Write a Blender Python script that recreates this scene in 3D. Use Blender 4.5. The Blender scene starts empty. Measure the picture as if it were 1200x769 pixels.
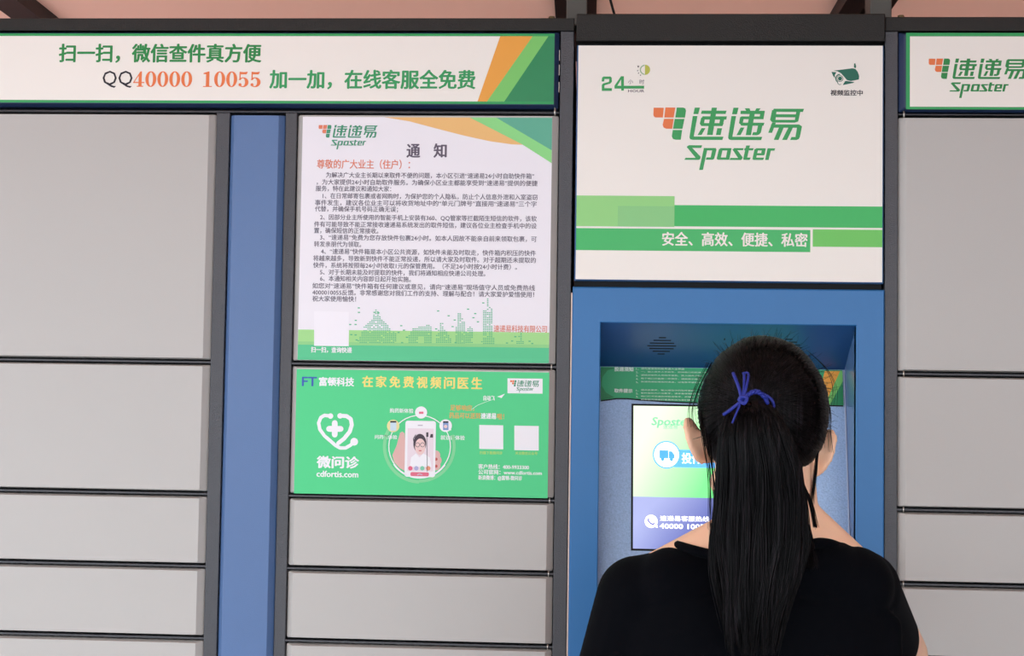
import bpy, bmesh, math, random
import numpy as np
from mathutils import Vector, Matrix

S = bpy.context.scene
COL = S.collection
# ---------------------------------------------------------------- camera
F_PX, DIST, EYE = 1600.0, 2.1, 1.45
YAW, PITCH, ROLL = 0.05523315, 0.0471814, 0.01498047
def cam_matrix():
    cy, sy, cp, sp, cr, sr = math.cos(YAW), math.sin(YAW), math.cos(PITCH), math.sin(PITCH), math.cos(ROLL), math.sin(ROLL)
    B = Matrix(((1, 0, 0), (0, 0, -1), (0, 1, 0)))
    Rz = Matrix(((cy, -sy, 0), (sy, cy, 0), (0, 0, 1)))
    Rx = Matrix(((1, 0, 0), (0, cp, -sp), (0, sp, cp)))
    Rr = Matrix(((cr, -sr, 0), (sr, cr, 0), (0, 0, 1)))
    return Rz @ Rx @ B @ Rr
CM = cam_matrix()
cam = bpy.data.objects.new('camera', bpy.data.cameras.new('camera'))
cam.data.sensor_width = 36.0
cam.data.lens = 36.0 * F_PX / 1200.0
cam.data.clip_start = 0.05
cam.matrix_world = Matrix.Translation((0, -DIST, EYE)) @ CM.to_4x4()
COL.objects.link(cam)
S.camera = cam
# ---------------------------------------------------------------- world, light, exposure
W = bpy.data.worlds.new('overcast_sky')
S.world = W
W.use_nodes = True
W.node_tree.nodes['Background'].inputs['Color'].default_value = (0.84, 0.92, 1.0, 1)
W.node_tree.nodes['Background'].inputs['Strength'].default_value = 2.9
sun = bpy.data.objects.new('sun', bpy.data.lights.new('sun', 'SUN'))
sun.data.energy = 1.2
sun.data.angle = math.radians(2)
sun.data.color = (1.0, 0.95, 0.88)
sun.rotation_euler = (math.radians(32), 0, math.radians(-25))
COL.objects.link(sun)
S.view_settings.view_transform = 'Standard'
S.view_settings.look = 'None'
S.view_settings.gamma = 1.0
S.view_settings.use_curve_mapping = False
S.view_settings.exposure = 0.30
# ---------------------------------------------------------------- helpers
def at(px, py, Y=0.0):
    """world X, Z of photo pixel on the vertical plane at depth Y (used as a survey of the flat fronts)"""
    d = CM @ Vector(((px - 600) / F_PX, (384.5 - py) / F_PX, -1.0))
    t = (Y + DIST) / d.y
    return d.x * t, EYE + d.z * t

def lin(c):
    return tuple(((v / 255.0) / 12.92 if v / 255.0 <= 0.04045 else ((v / 255.0 + 0.055) / 1.055) ** 2.4) for v in c)

MATS = {}
def mat(name, rgb, rough=0.5, metal=0.0, bump=0.0, bscale=600.0, speck=0.0, spec=0.5, emit=0.0, mottle=0.0, mscale=8.0, coat=0.0):
    if name in MATS:
        return MATS[name]
    m = bpy.data.materials.new(name)
    m.use_nodes = True
    nt = m.node_tree
    b = nt.nodes['Principled BSDF']
    col = lin(rgb) + (1,)
    b.inputs['Base Color'].default_value = col
    b.inputs['Roughness'].default_value = rough
    b.inputs['Metallic'].default_value = metal
    b.inputs['Specular IOR Level'].default_value = spec
    b.inputs['Coat Weight'].default_value = coat
    tc = nt.nodes.new('ShaderNodeTexCoord')
    if emit:
        b.inputs['Emission Color'].default_value = col
        b.inputs['Emission Strength'].default_value = emit
    if mottle or speck:
        n = nt.nodes.new('ShaderNodeTexNoise')
        n.inputs['Scale'].default_value = mscale if mottle else bscale
        n.inputs['Detail'].default_value = 4
        nt.links.new(tc.outputs['Object'], n.inputs['Vector'])
        mx = nt.nodes.new('ShaderNodeMixRGB')
        a = mottle or speck
        mx.inputs['Color1'].default_value = tuple(min(1, c * (1 - a)) for c in col[:3]) + (1,)
        mx.inputs['Color2'].default_value = tuple(min(1, c * (1 + a)) for c in col[:3]) + (1,)
        nt.links.new(n.outputs['Fac'], mx.inputs['Fac'])
        nt.links.new(mx.outputs['Color'], b.inputs['Base Color'])
    if bump:
        n2 = nt.nodes.new('ShaderNodeTexNoise')
        n2.inputs['Scale'].default_value = bscale
        n2.inputs['Detail'].default_value = 2
        nt.links.new(tc.outputs['Object'], n2.inputs['Vector'])
        bp = nt.nodes.new('ShaderNodeBump')
        bp.inputs['Strength'].default_value = bump
        bp.inputs['Distance'].default_value = 0.001
        nt.links.new(n2.outputs['Fac'], bp.inputs['Height'])
        nt.links.new(bp.outputs['Normal'], b.inputs['Normal'])
    MATS[name] = m
    return m

class MB:
    def __init__(s):
        s.v, s.f, s.mi = [], [], []
        s.cur = 0
    def add(s, vs, fs):
        k = len(s.v)
        s.v += [tuple(v) for v in vs]
        s.f += [tuple(i + k for i in f) for f in fs]
        s.mi += [s.cur] * len(fs)
    def box(s, x0, x1, y0, y1, z0, z1):
        vs = [(x, y, z) for x in (x0, x1) for y in (y0, y1) for z in (z0, z1)]
        s.add(vs, [(0, 1, 3, 2), (4, 6, 7, 5), (0, 4, 5, 1), (2, 3, 7, 6), (0, 2, 6, 4), (1, 5, 7, 3)])
    def bbox(s, x0, x1, y0, y1, z0, z1, b=0.0015):
        """box with bevelled front (min Y) edges"""
        loops = [(0, y1), (0, y0 + b), (b * 0.3, y0 + b * 0.3), (b, y0)]
        k = len(s.v)
        vs = []
        for ins, y in loops:
            vs += [(x0 + ins, y, z0 + ins), (x1 - ins, y, z0 + ins), (x1 - ins, y, z1 - ins), (x0 + ins, y, z1 - ins)]
        fs = [(3, 2, 1, 0)]
        for i in range(len(loops) - 1):
            for j in range(4):
                a, c = i * 4 + j, i * 4 + (j + 1) % 4
                fs.append((a, c, c + 4, a + 4))
        n = 4 * (len(loops) - 1)
        fs.append((n, n + 1, n + 2, n + 3))
        s.add(vs, fs)
    def poly(s, pts, y):
        """flat polygon in the X,Z plane at depth y, facing -Y"""
        a = sum(pts[i][0] * pts[(i + 1) % len(pts)][1] - pts[(i + 1) % len(pts)][0] * pts[i][1] for i in range(len(pts)))
        if a < 0:
            pts = pts[::-1]
        s.pc = getattr(s, 'pc', 0) + 1
        y = y - 0.000004 * (s.pc % 23)
        s.add([(p[0], y, p[1]) for p in pts], [tuple(range(len(pts)))])
    def tube(s, pts, rad, n=8, cap=True, ell=1.0):
        pts = [Vector(p) for p in pts]
        if not hasattr(rad, '__len__'):
            rad = [rad] * len(pts)
        up = None
        vs = []
        for i, p in enumerate(pts):
            t = (pts[min(i + 1, len(pts) - 1)] - pts[max(i - 1, 0)]).normalized()
            if up is None:
                up = Vector((0, 0, 1)) if abs(t.z) < 0.9 else Vector((0, 1, 0))
            a = t.cross(up).normalized()
            up = a.cross(t).normalized()
            for j in range(n):
                th = 2 * math.pi * j / n
                vs.append(p + (a * math.cos(th) + up * math.sin(th) * ell) * rad[i])
        fs = []
        for i in range(len(pts) - 1):
            for j in range(n):
                a, b = i * n + j, i * n + (j + 1) % n
                fs.append((a, b, b + n, a + n))
        if cap:
            fs.append(tuple(range(n))[::-1])
            fs.append(tuple(range((len(pts) - 1) * n, len(pts) * n)))
        s.add(vs, fs)
    def capsule(s, p0, r0, p1, r1, n=20, fx=1.0):
        """rounded cone between two spheres, one closed surface"""
        p0, p1 = Vector(p0), Vector(p1)
        d = (p1 - p0)
        L = d.length
        d = d / L if L > 1e-6 else Vector((0, 0, 1))
        pts, rad = [], []
        for k in range(7):
            a = math.pi / 2 * (1 - k / 6.0)
            pts.append(p0 - d * r0 * math.sin(a)); rad.append(max(r0 * math.cos(a), 1e-5))
        for k in range(7):
            a = math.pi / 2 * (k / 6.0)
            pts.append(p1 + d * r1 * math.sin(a)); rad.append(max(r1 * math.cos(a), 1e-5))
        s.tube(pts, rad, n, True, fx)
    def ellipsoid(s, c, r, nu=24, nv=16, rot=None):
        c = Vector(c)
        vs, fs = [], []
        for i in range(nv + 1):
            th = math.pi * i / nv
            for j in range(nu):
                ph = 2 * math.pi * j / nu
                q = Vector((r[0] * max(math.sin(th), 1e-4) * math.cos(ph), r[1] * max(math.sin(th), 1e-4) * math.sin(ph), r[2] * math.cos(th)))
                if rot:
                    q = rot @ q
                vs.append(c + q)
        for i in range(nv):
            for j in range(nu):
                a, b = i * nu + j, i * nu + (j + 1) % nu
                fs.append((a, a + nu, b + nu, b))
        fs.append(tuple(range(nu)))
        fs.append(tuple(range(nv * nu, (nv + 1) * nu))[::-1])
        s.add(vs, fs)
    def stack(s, rows, n=32, p=2.0):
        """closed body from horizontal superellipses (z, cx, cy, rx, ry)"""
        vs, fs = [], []
        for (z, cx, cy, rx, ry) in rows:
            for j in range(n):
                th = 2 * math.pi * j / n
                c_, s_ = math.cos(th), math.sin(th)
                vs.append((cx + rx * math.copysign(abs(c_) ** (2 / p), c_), cy + ry * math.copysign(abs(s_) ** (2 / p), s_), z))
        for i in range(len(rows) - 1):
            for j in range(n):
                a, b = i * n + j, i * n + (j + 1) % n
                fs.append((a, b, b + n, a + n) if rows[i + 1][0] > rows[i][0] else (a, a + n, b + n, b))
        if rows[-1][0] > rows[0][0]:
            fs.append(tuple(range(n))[::-1]); fs.append(tuple(range((len(rows) - 1) * n, len(rows) * n)))
        else:
            fs.append(tuple(range(n))); fs.append(tuple(range((len(rows) - 1) * n, len(rows) * n))[::-1])
        s.add(vs, fs)
    def mesh(s, name, mats, smooth=False):
        me = bpy.data.meshes.new(name)
        me.from_pydata(s.v, [], s.f)
        for m in (mats if isinstance(mats, (list, tuple)) else [mats]):
            me.materials.append(m)
        if len(me.materials) > 1:
            me.polygons.foreach_set('material_index', s.mi)
        if smooth:
            me.polygons.foreach_set('use_smooth', [True] * len(me.polygons))
        me.update()
        return me
    def build(s, name, mats, parent=None, smooth=False, loc=None):
        o = bpy.data.objects.new(name, s.mesh(name, mats, smooth))
        COL.objects.link(o)
        if parent is not None:
            o.parent = parent
            o.matrix_parent_inverse = Matrix.Translation(-world_loc(parent))
        return o

def world_loc(o):
    v = Vector(o.location)
    p = o.parent
    if p is not None:
        v = v + world_loc(p) - Vector(world_loc(p))   # parts carry inverse offsets: their frame is the world's
        return Vector((0, 0, 0)) if o.type == 'MESH' else v
    return v

def empty(name, loc):
    o = bpy.data.objects.new(name, None)
    o.empty_display_size = 0.05
    o.location = loc
    COL.objects.link(o)
    return o
def tag(o, label=None, cat=None, group=None, kind=None):
    if label: o['label'] = label
    if cat: o['category'] = cat
    if group: o['group'] = group
    if kind: o['kind'] = kind
    return o

# ---- lettering as thin flat print
def text_mesh(s):
    cu = bpy.data.curves.new('t', 'FONT')
    cu.body = s
    cu.size = 1.0
    cu.resolution_u = 2
    o = bpy.data.objects.new('t', cu)
    COL.objects.link(o)
    bpy.context.view_layer.update()
    me = bpy.data.meshes.new_from_object(o.evaluated_get(bpy.context.evaluated_depsgraph_get()))
    v = np.zeros(len(me.vertices) * 3)
    me.vertices.foreach_get('co', v)
    v = v.reshape(-1, 3)[:, :2]
    f = [tuple(p.vertices) for p in me.polygons]
    bpy.data.objects.remove(o)
    bpy.data.curves.remove(cu)
    bpy.data.meshes.remove(me)
    return v, f
_rv, _ = text_mesh('国')
REF_H, REF_C = _rv[:, 1].max() - _rv[:, 1].min(), (_rv[:, 1].max() + _rv[:, 1].min()) / 2

def put_text(mb, s, box, y, bold=0.0, cjk=True, slant=0.0):
    """box = X0, X1, Zc, H on a front plane at depth y"""
    X0, X1, zc, H = box
    v, f = text_mesh(s)
    if len(v) == 0:
        return
    lo, hi = v[:, 0].min(), v[:, 0].max()
    sx = (X1 - X0) / (hi - lo)
    if cjk:
        sy, cy = H / REF_H, REF_C
    else:
        sy = H / (v[:, 1].max() - v[:, 1].min()); cy = (v[:, 1].max() + v[:, 1].min()) / 2
    x = X0 + (v[:, 0] - lo) * sx
    z = zc + (v[:, 1] - cy) * sy
    x = x + (z - zc) * slant
    offs = [(0, 0)]
    if bold:
        e = bold * H
        offs = [(-e, 0), (e, 0), (0, e * .6), (0, -e * .6), (-e * .7, -e * .4), (e * .7, e * .4)]
    for k, (dx, dz) in enumerate(offs):
        mb.add([(a + dx, y - 0.000004 * k, c + dz) for a, c in zip(x, z)], f)

def pbox(x0, yt, x1, yb):
    """pixel rectangle -> X0, X1, Zc, H"""
    a, b, c, d = at(x0, yt), at(x1, yt), at(x0, yb), at(x1, yb)
    return (a[0] + c[0]) / 2, (b[0] + d[0]) / 2, (a[1] + b[1] + c[1] + d[1]) / 4, (a[1] + b[1] - c[1] - d[1]) / 2

# company mark with its own letter shapes, drawn in a 1114 x 463 cell
LOGO_O = [[(35,78),(110,78),(104,150),(50,150),(37,143),(33,130)], [(122,76),(196,76),(184,150),(114,150)], [(112,160),(184,160),(174,233),(130,233),(110,224),(103,205)]]
LOGO_G = [[(207,76),(255,76),(270,83),(275,100),(268,150),(196,150)], [(192,160),(264,160),(250,233),(180,233)], [(178,242),(248,242),(238,314),(200,314),(180,308),(172,290)]]
def _shift(ps, d): return [[(x + d, y) for x, y in p] for p in ps]
_run = [[(340,76),(378,76),(366,124),(330,124)], [(326,138),(360,138),(334,290),(554,290),(546,314),(325,314),(308,310),(302,296)]]
LOGO_T = _run + [[(392,98),(576,98),(568,122),(386,122)], [(466,76),(504,76),(474,278),(432,278)], [(398,140),(578,140),(574,164),(390,164)],
    [(388,150),(416,150),(406,212),(385,206),(378,195)], [(380,190),(556,190),(545,212),(390,212)], [(530,150),(562,150),(548,205),(520,205)],
    [(392,228),(420,228),(392,278),(362,278)], [(508,228),(543,228),(533,278),(498,278)]]
LOGO_T += _shift(_run, 286) + [[(710,80),(745,80),(752,100),(722,100)], [(795,80),(827,80),(812,100),(785,100)], [(680,98),(858,98),(853,122),(678,122)],
    [(828,98),(858,98),(848,160),(817,160)], [(684,140),(850,140),(846,160),(676,160)], [(676,145),(705,145),(692,205),(668,190)],
    [(672,186),(856,186),(848,208),(684,208)], [(750,98),(787,98),(757,278),(718,278)], [(680,222),(708,222),(680,278),(650,278)],
    [(808,208),(840,208),(830,258),(818,272),(800,278),(765,278),(772,256),(798,256)]]
LOGO_T += [[(925,82),(1146,82),(1138,105),(910,105)], [(912,92),(945,92),(935,182),(910,180),(897,165)], [(930,123),(1112,123),(1108,145),(928,145)],
    [(905,164),(1095,164),(1080,184),(915,184)], [(1090,100),(1120,100),(1104,176),(1076,184)], [(905,198),(1112,198),(1132,212),(1128,222),(900,222)],
    [(912,185),(940,185),(912,260),(884,260)], [(965,215),(1000,215),(960,312),(925,312)], [(1035,215),(1068,215),(1022,312),(986,312)],
    [(1098,205),(1132,212),(1116,292),(1108,305),(1092,312),(1045,312),(1055,290),(1084,290)]]
LOGO_T += [[(300,354),(397,354),(390,374),(284,374),(286,362)], [(284,368),(318,368),(386,438),(384,455),(374,460),(352,450)], [(275,447),(380,447),(374,462),(266,462)],
    [(410,374),(438,374),(404,536),(376,536)], [(412,374),(500,374),(496,392),(408,392)], [(474,376),(504,382),(486,455),(458,455)], [(430,443),(488,443),(478,460),(424,460)],
    [(532,374),(612,374),(610,392),(524,392)], [(522,380),(550,380),(533,456),(504,456)], [(508,443),(590,443),(586,460),(512,460)], [(586,376),(614,376),(598,460),(570,460)],
    [(632,374),(704,374),(699,389),(624,389)], [(620,382),(652,382),(696,440),(692,456),(664,448)], [(606,446),(692,446),(686,461),(600,461)],
    [(722,354),(750,354),(727,456),(700,456)], [(710,374),(778,374),(772,390),(708,390)], [(704,443),(756,443),(748,460),(704,460)],
    [(796,374),(866,374),(862,390),(784,390)], [(784,380),(811,380),(794,456),(768,456)], [(776,443),(854,443),(848,460),(774,460)], [(788,410),(858,410),(854,426),(784,426)], [(838,378),(866,378),(858,422),(832,422)],
    [(880,374),(908,374),(888,460),(862,460)], [(884,374),(936,374),(930,391),(880,391)]]
def put_logo(parent, box, y, mo, mg):
    X0, X1, zc, H = box
    def tr(p): return (X0 + (p[0] - 33) / 1114.0 * (X1 - X0), zc + H / 2 - (p[1] - 76) / 460.0 * H)
    a = MB()
    for p in LOGO_O: a.poly([tr(q) for q in p], y)
    tag(a.build('logo_tiles', mo, parent), kind='stuff')
    b = MB()
    for k, p in enumerate(LOGO_G + LOGO_T): b.poly([tr(q) for q in p], y)
    tag(b.build('logo_lettering', mg, parent), kind='stuff')

def ring(cx, cz, r0, r1, y, mb, a0=0, a1=360, n=40, sx=1.0):
    for i in range(n):
        t0, t1 = math.radians(a0 + (a1 - a0) * i / n), math.radians(a0 + (a1 - a0) * (i + 1) / n)
        mb.poly([(cx + sx * r0 * math.cos(t0), cz + r0 * math.sin(t0)), (cx + sx * r1 * math.cos(t0), cz + r1 * math.sin(t0)),
                 (cx + sx * r1 * math.cos(t1), cz + r1 * math.sin(t1)), (cx + sx * r0 * math.cos(t1), cz + r0 * math.sin(t1))], y)
def disc(cx, cz, r, y, mb, rz=None, n=28):
    rz = rz or r
    mb.poly([(cx + r * math.cos(2 * math.pi * i / n), cz + rz * math.sin(2 * math.pi * i / n)) for i in range(n)], y)
def stroke(pts, w, y, mb):
    """thick polyline with round joints"""
    for (a, b) in zip(pts[:-1], pts[1:]):
        d = Vector((b[0] - a[0], b[1] - a[1]))
        if d.length < 1e-7: continue
        n = Vector((-d.y, d.x)).normalized() * w / 2
        mb.poly([(a[0] + n.x, a[1] + n.y), (b[0] + n.x, b[1] + n.y), (b[0] - n.x, b[1] - n.y), (a[0] - n.x, a[1] - n.y)], y)
    for p in pts:
        disc(p[0], p[1], w / 2, y, mb, n=10)

# ---------------------------------------------------------------- materials
DOOR = mat('light_grey_powder_coat', (188, 184, 178), rough=0.42, bump=0.12, bscale=900, mottle=0.03, mscale=3)
FRAME = mat('dark_grey_powder_coat', (66, 66, 70), rough=0.32, bump=0.8, bscale=620, speck=0.35, spec=0.6)
HEADER = mat('charcoal_top_shade_coat', (30, 28, 24), rough=0.42, bump=0.6, bscale=700, spec=0.35)  # charcoal of the terminal header; on the top rails it is painted shade
BLACK = mat('black_gap_interior', (14, 14, 15), rough=0.8)
CARC = mat('dark_carcass_steel', (52, 53, 56), rough=0.6)
BLUE = mat('blue_powder_coat', (42, 112, 172), rough=0.4, bump=0.15, bscale=700, mottle=0.05, mscale=4)
BLUE2 = mat('muted_blue_powder_coat', (86, 116, 162), rough=0.36, bump=0.25, bscale=700, mottle=0.05, mscale=5)
NAVY = mat('navy_powder_coat', (32, 50, 84), rough=0.4)
CONSOLE = mat('lit_blue_hammered_coat', (160, 190, 232), rough=0.36, bump=1.0, bscale=420, speck=0.35)  # the light this plate catches is mixed into its blue as paleness
HOOD = mat('deep_blue_gloss_coat', (30, 72, 126), rough=0.3)
SIGNW = mat('white_sign_face', (246, 240, 230), rough=0.45, mottle=0.015, mscale=2)
PAPER = mat('white_poster_paper', (242, 238, 242), rough=0.5)
GREEN = mat('print_green', (38, 160, 86), rough=0.4)
GREEND = mat('print_deep_green', (34, 138, 84), rough=0.4)
GREENL = mat('print_light_green', (124, 204, 104), rough=0.4)
GREENP = mat('print_pale_green', (150, 216, 130), rough=0.45)
GREENV = mat('print_banner_green', (52, 168, 94), rough=0.4)
ORANGE = mat('print_orange', (240, 165, 62), rough=0.4)
ORANGER = mat('print_red_orange', (238, 122, 62), rough=0.4)
INK = mat('print_black_ink', (26, 20, 32), rough=0.5)
GREYINK = mat('print_grey_ink', (104, 88, 102), rough=0.5)
def canopy_mat():
    m = mat('pink_painted_soffit', (230, 198, 186), rough=0.6, mottle=0.06, mscale=3)
    nt = m.node_tree; out = nt.nodes['Material Output']; b = nt.nodes['Principled BSDF']
    tr = nt.nodes.new('ShaderNodeBsdfTranslucent'); tr.inputs['Color'].default_value = lin((250, 228, 216)) + (1,)
    mx = nt.nodes.new('ShaderNodeMixShader'); mx.inputs[0].default_value = 0.36
    nt.links.new(b.outputs[0], mx.inputs[1]); nt.links.new(tr.outputs[0], mx.inputs[2]); nt.links.new(mx.outputs[0], out.inputs['Surface'])
    return m
PINK = canopy_mat()
CREAM = mat('cream_foam_seal', (232, 205, 190), rough=0.7)
STEEL = mat('bright_steel', (200, 195, 185), rough=0.3, metal=0.8)

# ---------------------------------------------------------------- setting
mb = MB(); mb.box(-12, 12, -22, 0.9, -0.1, 0.0)
tag(mb.build('floor', mat('concrete_paving', (138, 138, 142), rough=0.8, bump=0.3, bscale=60, mottle=0.08, mscale=2)), kind='structure')
mb = MB(); mb.box(-6, 6, 0.9, 1.0, -0.1, 5.0)
tag(mb.build('wall_back', mat('pink_render_wall', (208, 160, 150), rough=0.8, bump=0.4, bscale=90, mottle=0.07, mscale=2)), kind='structure')

mb = MB(); mb.box(1.75, 1.85, -1.6, 0.9, -0.1, 5.0)  # unseen wall, added to darken the right side and the canopy there
tag(mb.build('added_shade_wall', mat('brown_shade_wall', (134, 108, 100), rough=.8)), kind='structure')

# ---------------------------------------------------------------- locker cabinets
def rrect(x0, x1, z0, z1, r, n=4):
    pts = []
    for cx, cz, a0 in ((x1 - r, z0 + r, -90), (x1 - r, z1 - r, 0), (x0 + r, z1 - r, 90), (x0 + r, z0 + r, 180)):
        for i in range(n + 1):
            a = math.radians(a0 + 90 * i / n)
            pts.append((cx + r * math.cos(a), cz + r * math.sin(a)))
    return pts
def panel(name, x0, x1, z0, z1, m, parent, c=0.010, yf=-0.005, yb=0.005, r=0.003, face=None, cz=None):
    """folded sheet door: sloped margins round a flat face"""
    mb = MB()
    loops = []
    kz = (cz if cz is not None else c) / c
    for ins, y, rr in ((0.0, 0.020, r), (0.0, yb, r), (c * 0.93, yf + 0.0004, r * .5 + .0003), (c, yf, r * .5)):
        loops.append([(x, y, z) for x, z in rrect(x0 + ins, x1 - ins, z0 + ins * kz, z1 - ins * kz, rr)])
    n = len(loops[0])
    vs = [p for l in loops for p in l]
    fs = []
    for i in range(len(loops) - 1):
        for j in range(n):
            a, b = i * n + j, i * n + (j + 1) % n
            fs.append((a, b, b + n, a + n))
    fs.append(tuple(range(n))[::-1])
    mb.add(vs, fs)
    if face is not None: mb.cur = 1
    mb.add(loops[-1], [tuple(range(n))])
    return mb.build(name, [m, face] if face is not None else m, parent)

ROWS = [1.8845, 1.4900, 1.2852, 1.1738, 1.0632, 0.9522, 0.8412, 0.7302, 0.6192, 0.5082, 0.3972, 0.2862, 0.1752]
def door_column(cab, x0, x1, pins):
    g, ev = 0.0042, 0.0012
    for a, b in zip(ROWS[:-1], ROWS[1:]):
        panel('locker_door', x0 + ev, x1 - ev, b + g, a - g, DOOR, cab, cz=0.0022)
    for a in ROWS[1:]:
        mb = MB(); mb.bbox(x0 - 0.001, x1 + 0.001, 0.0012, 0.02, a - 0.0016, a + 0.0016, 0.0006)
        mb.build('shelf_rail', FRAME, cab)
        for px in pins:
            mb = MB()
            mb.tube([(px, 0.0, a - 0.0046), (px, 0.0, a + 0.0046)], 0.0011, 8)
            mb.build('hinge_pin', STEEL, cab, smooth=True)
def stile(cab, x0, x1, z0, z1, y=0.0):
    mb = MB(); mb.bbox(x0, x1, y, 0.03, z0, z1, 0.0014)
    return mb.build('stile', FRAME, cab)
def rail(cab, x0, x1, z0, z1, y=0.0, m=None, name='rail'):
    mb = MB(); mb.bbox(x0, x1, y, 0.03, z0, z1, 0.0014)
    return mb.build(name, m or FRAME, cab)
def top_bolt(cab, x, z, y=0.02):
    mb = MB(); mb.box(x - 0.016, x + 0.016, y - 0.012, y + 0.02, z, z + 0.0025)
    pl = mb.build('bolt_plate', BLACK, cab)
    mb = MB()
    mb.tube([(x, y, z + 0.0025), (x, y, z + 0.004)], 0.009, 12)
    mb.tube([(x, y, z + 0.004), (x, y, z + 0.008)], 0.005, 6)
    mb.build('bolt', mat('dull_brass', (104, 88, 60), rough=.45, metal=.7), pl)

def banner_box(cab, x0, x1, z0, z1, hinges=True):
    b = panel('header_sign', x0, x1, z0, z1, NAVY, cab, c=0.0065, cz=0.0045, yf=-0.006, yb=0.002, r=0.002)
    return b

# ---- left cabinet
TOP = 2.0328
left = tag(empty('locker_cabinet', (-0.53, 0.25, 0)), 'wide grey parcel locker cabinet left of the terminal, with blue upright panel and long banner', 'locker')
mb = MB(); mb.box(-1.014, -0.0265, 0.0205, 0.5, 0.0, TOP - 0.001)
mb.build('carcass', CARC, left)
mb = MB(); mb.box(-1.010, -0.030, 0.0195, 0.0204, 0.12, 2.02)
mb.build('shadow_gap_backing', BLACK, left)
rail(left, -1.015, -0.0260, 2.0125, TOP, -0.002, m=HEADER, name='top_rail')  # same coating as the stiles, with the shade up here put into the colour
rail(left, -1.015, -0.0480, 1.8830, 1.8862, 0.0)
rail(left, -0.996, -0.5862, 0.0, 0.171, 0.0, name='plinth'); rail(left, -0.477, -0.4590, 0.0, 0.171, 0.0)
rail(left, -0.459, -0.0475, 0.0, 0.171, 0.0, name='plinth')
stile(left, -1.015, -0.9965, 0, 2.0125)
stile(left, -0.5862, -0.5652, 0, 1.8830)
stile(left, -0.4765, -0.4585, 0.171, 1.8830)
stile(left, -0.0472, -0.0262, 0, 2.0125)
door_column(left, -0.9965, -0.5862, [-0.985])
door_column(left, -0.4585, -0.0472, [-0.0545])
panel('blue_upright_panel', -0.5640, -0.4775, 0.02, 1.8795, BLUE2, left, c=0.0085, yf=-0.007, yb=0.004, cz=0.0025)
mb = MB(); mb.tube([(-0.0545, 0.0, 1.8795), (-0.0545, 0.0, 1.8925)], 0.0014, 8); mb.build('hinge_pin', STEEL, left, smooth=True)
mb = MB()
for z in (1.925, 1.952, 1.975):
    mb.box(-0.0492, -0.0482, 0.001, 0.004, z - 0.008, z + 0.008)
tag(mb.build('edge_clip', STEEL, left), kind='stuff')
top_bolt(left, -0.062, TOP)
lb = banner_box(left, -0.9960, -0.0495, 1.8910, 2.0110)
yb = -0.0063
mb = MB(); mb.poly([(-0.9890, 1.8965), (-0.0565, 1.8965), (-0.0565, 2.0070), (-0.9890, 2.0070)], yb); mb.build('green_border', GREEN, lb)
mb = MB(); mb.poly([(-0.9890, 1.9007), (-0.1330, 1.9003), (-0.0660, 2.0028), (-0.9890, 2.0028)], yb - .0002); mb.build('white_field', SIGNW, lb)
mb = MB(); mb.poly([(-0.1600, 1.9003), (-0.1330, 1.9003), (-0.0660, 2.0028), (-0.0905, 2.0028)], yb - .0004); mb.build('light_green_stripe', GREENL, lb)
mb = MB(); mb.poly([(-0.1746, 1.9003), (-0.1600, 1.9003), (-0.0905, 2.0028), (-0.1408, 2.0028)], yb - .0004); mb.build('orange_stripe', ORANGE, lb)
mb = MB(); mb.poly([(-0.1330, 1.9003), (-0.0565, 1.9003), (-0.0565, 2.0028), (-0.0660, 2.0028)], yb - .0004); mb.build('deep_green_wedge', GREEND, lb)
mb = MB(); put_text(mb, '扫一扫，微信查件真方便', pbox(71.5, 54, 307, 74), yb - .0006, bold=0.036)
tag(mb.build('lettering', mat('print_dark_green', (30, 140, 66), rough=.4), lb), kind='stuff')
mb = MB()
X0, X1, zc, H = pbox(122, 84.5, 157, 103)
put_text(mb, 'QQ', (X0, X1, zc - .0005, H * 1.08), yb - .0006, cjk=False)
tag(mb.build('lettering', INK, lb), kind='stuff')
mb = MB(); put_text(mb, '加一加，在线客服全免费', pbox(317.5, 84.5, 557, 105), yb - .0006, bold=0.034)
tag(mb.build('lettering', mat('print_mid_green', (42, 158, 88), rough=.4), lb), kind='stuff')
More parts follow.
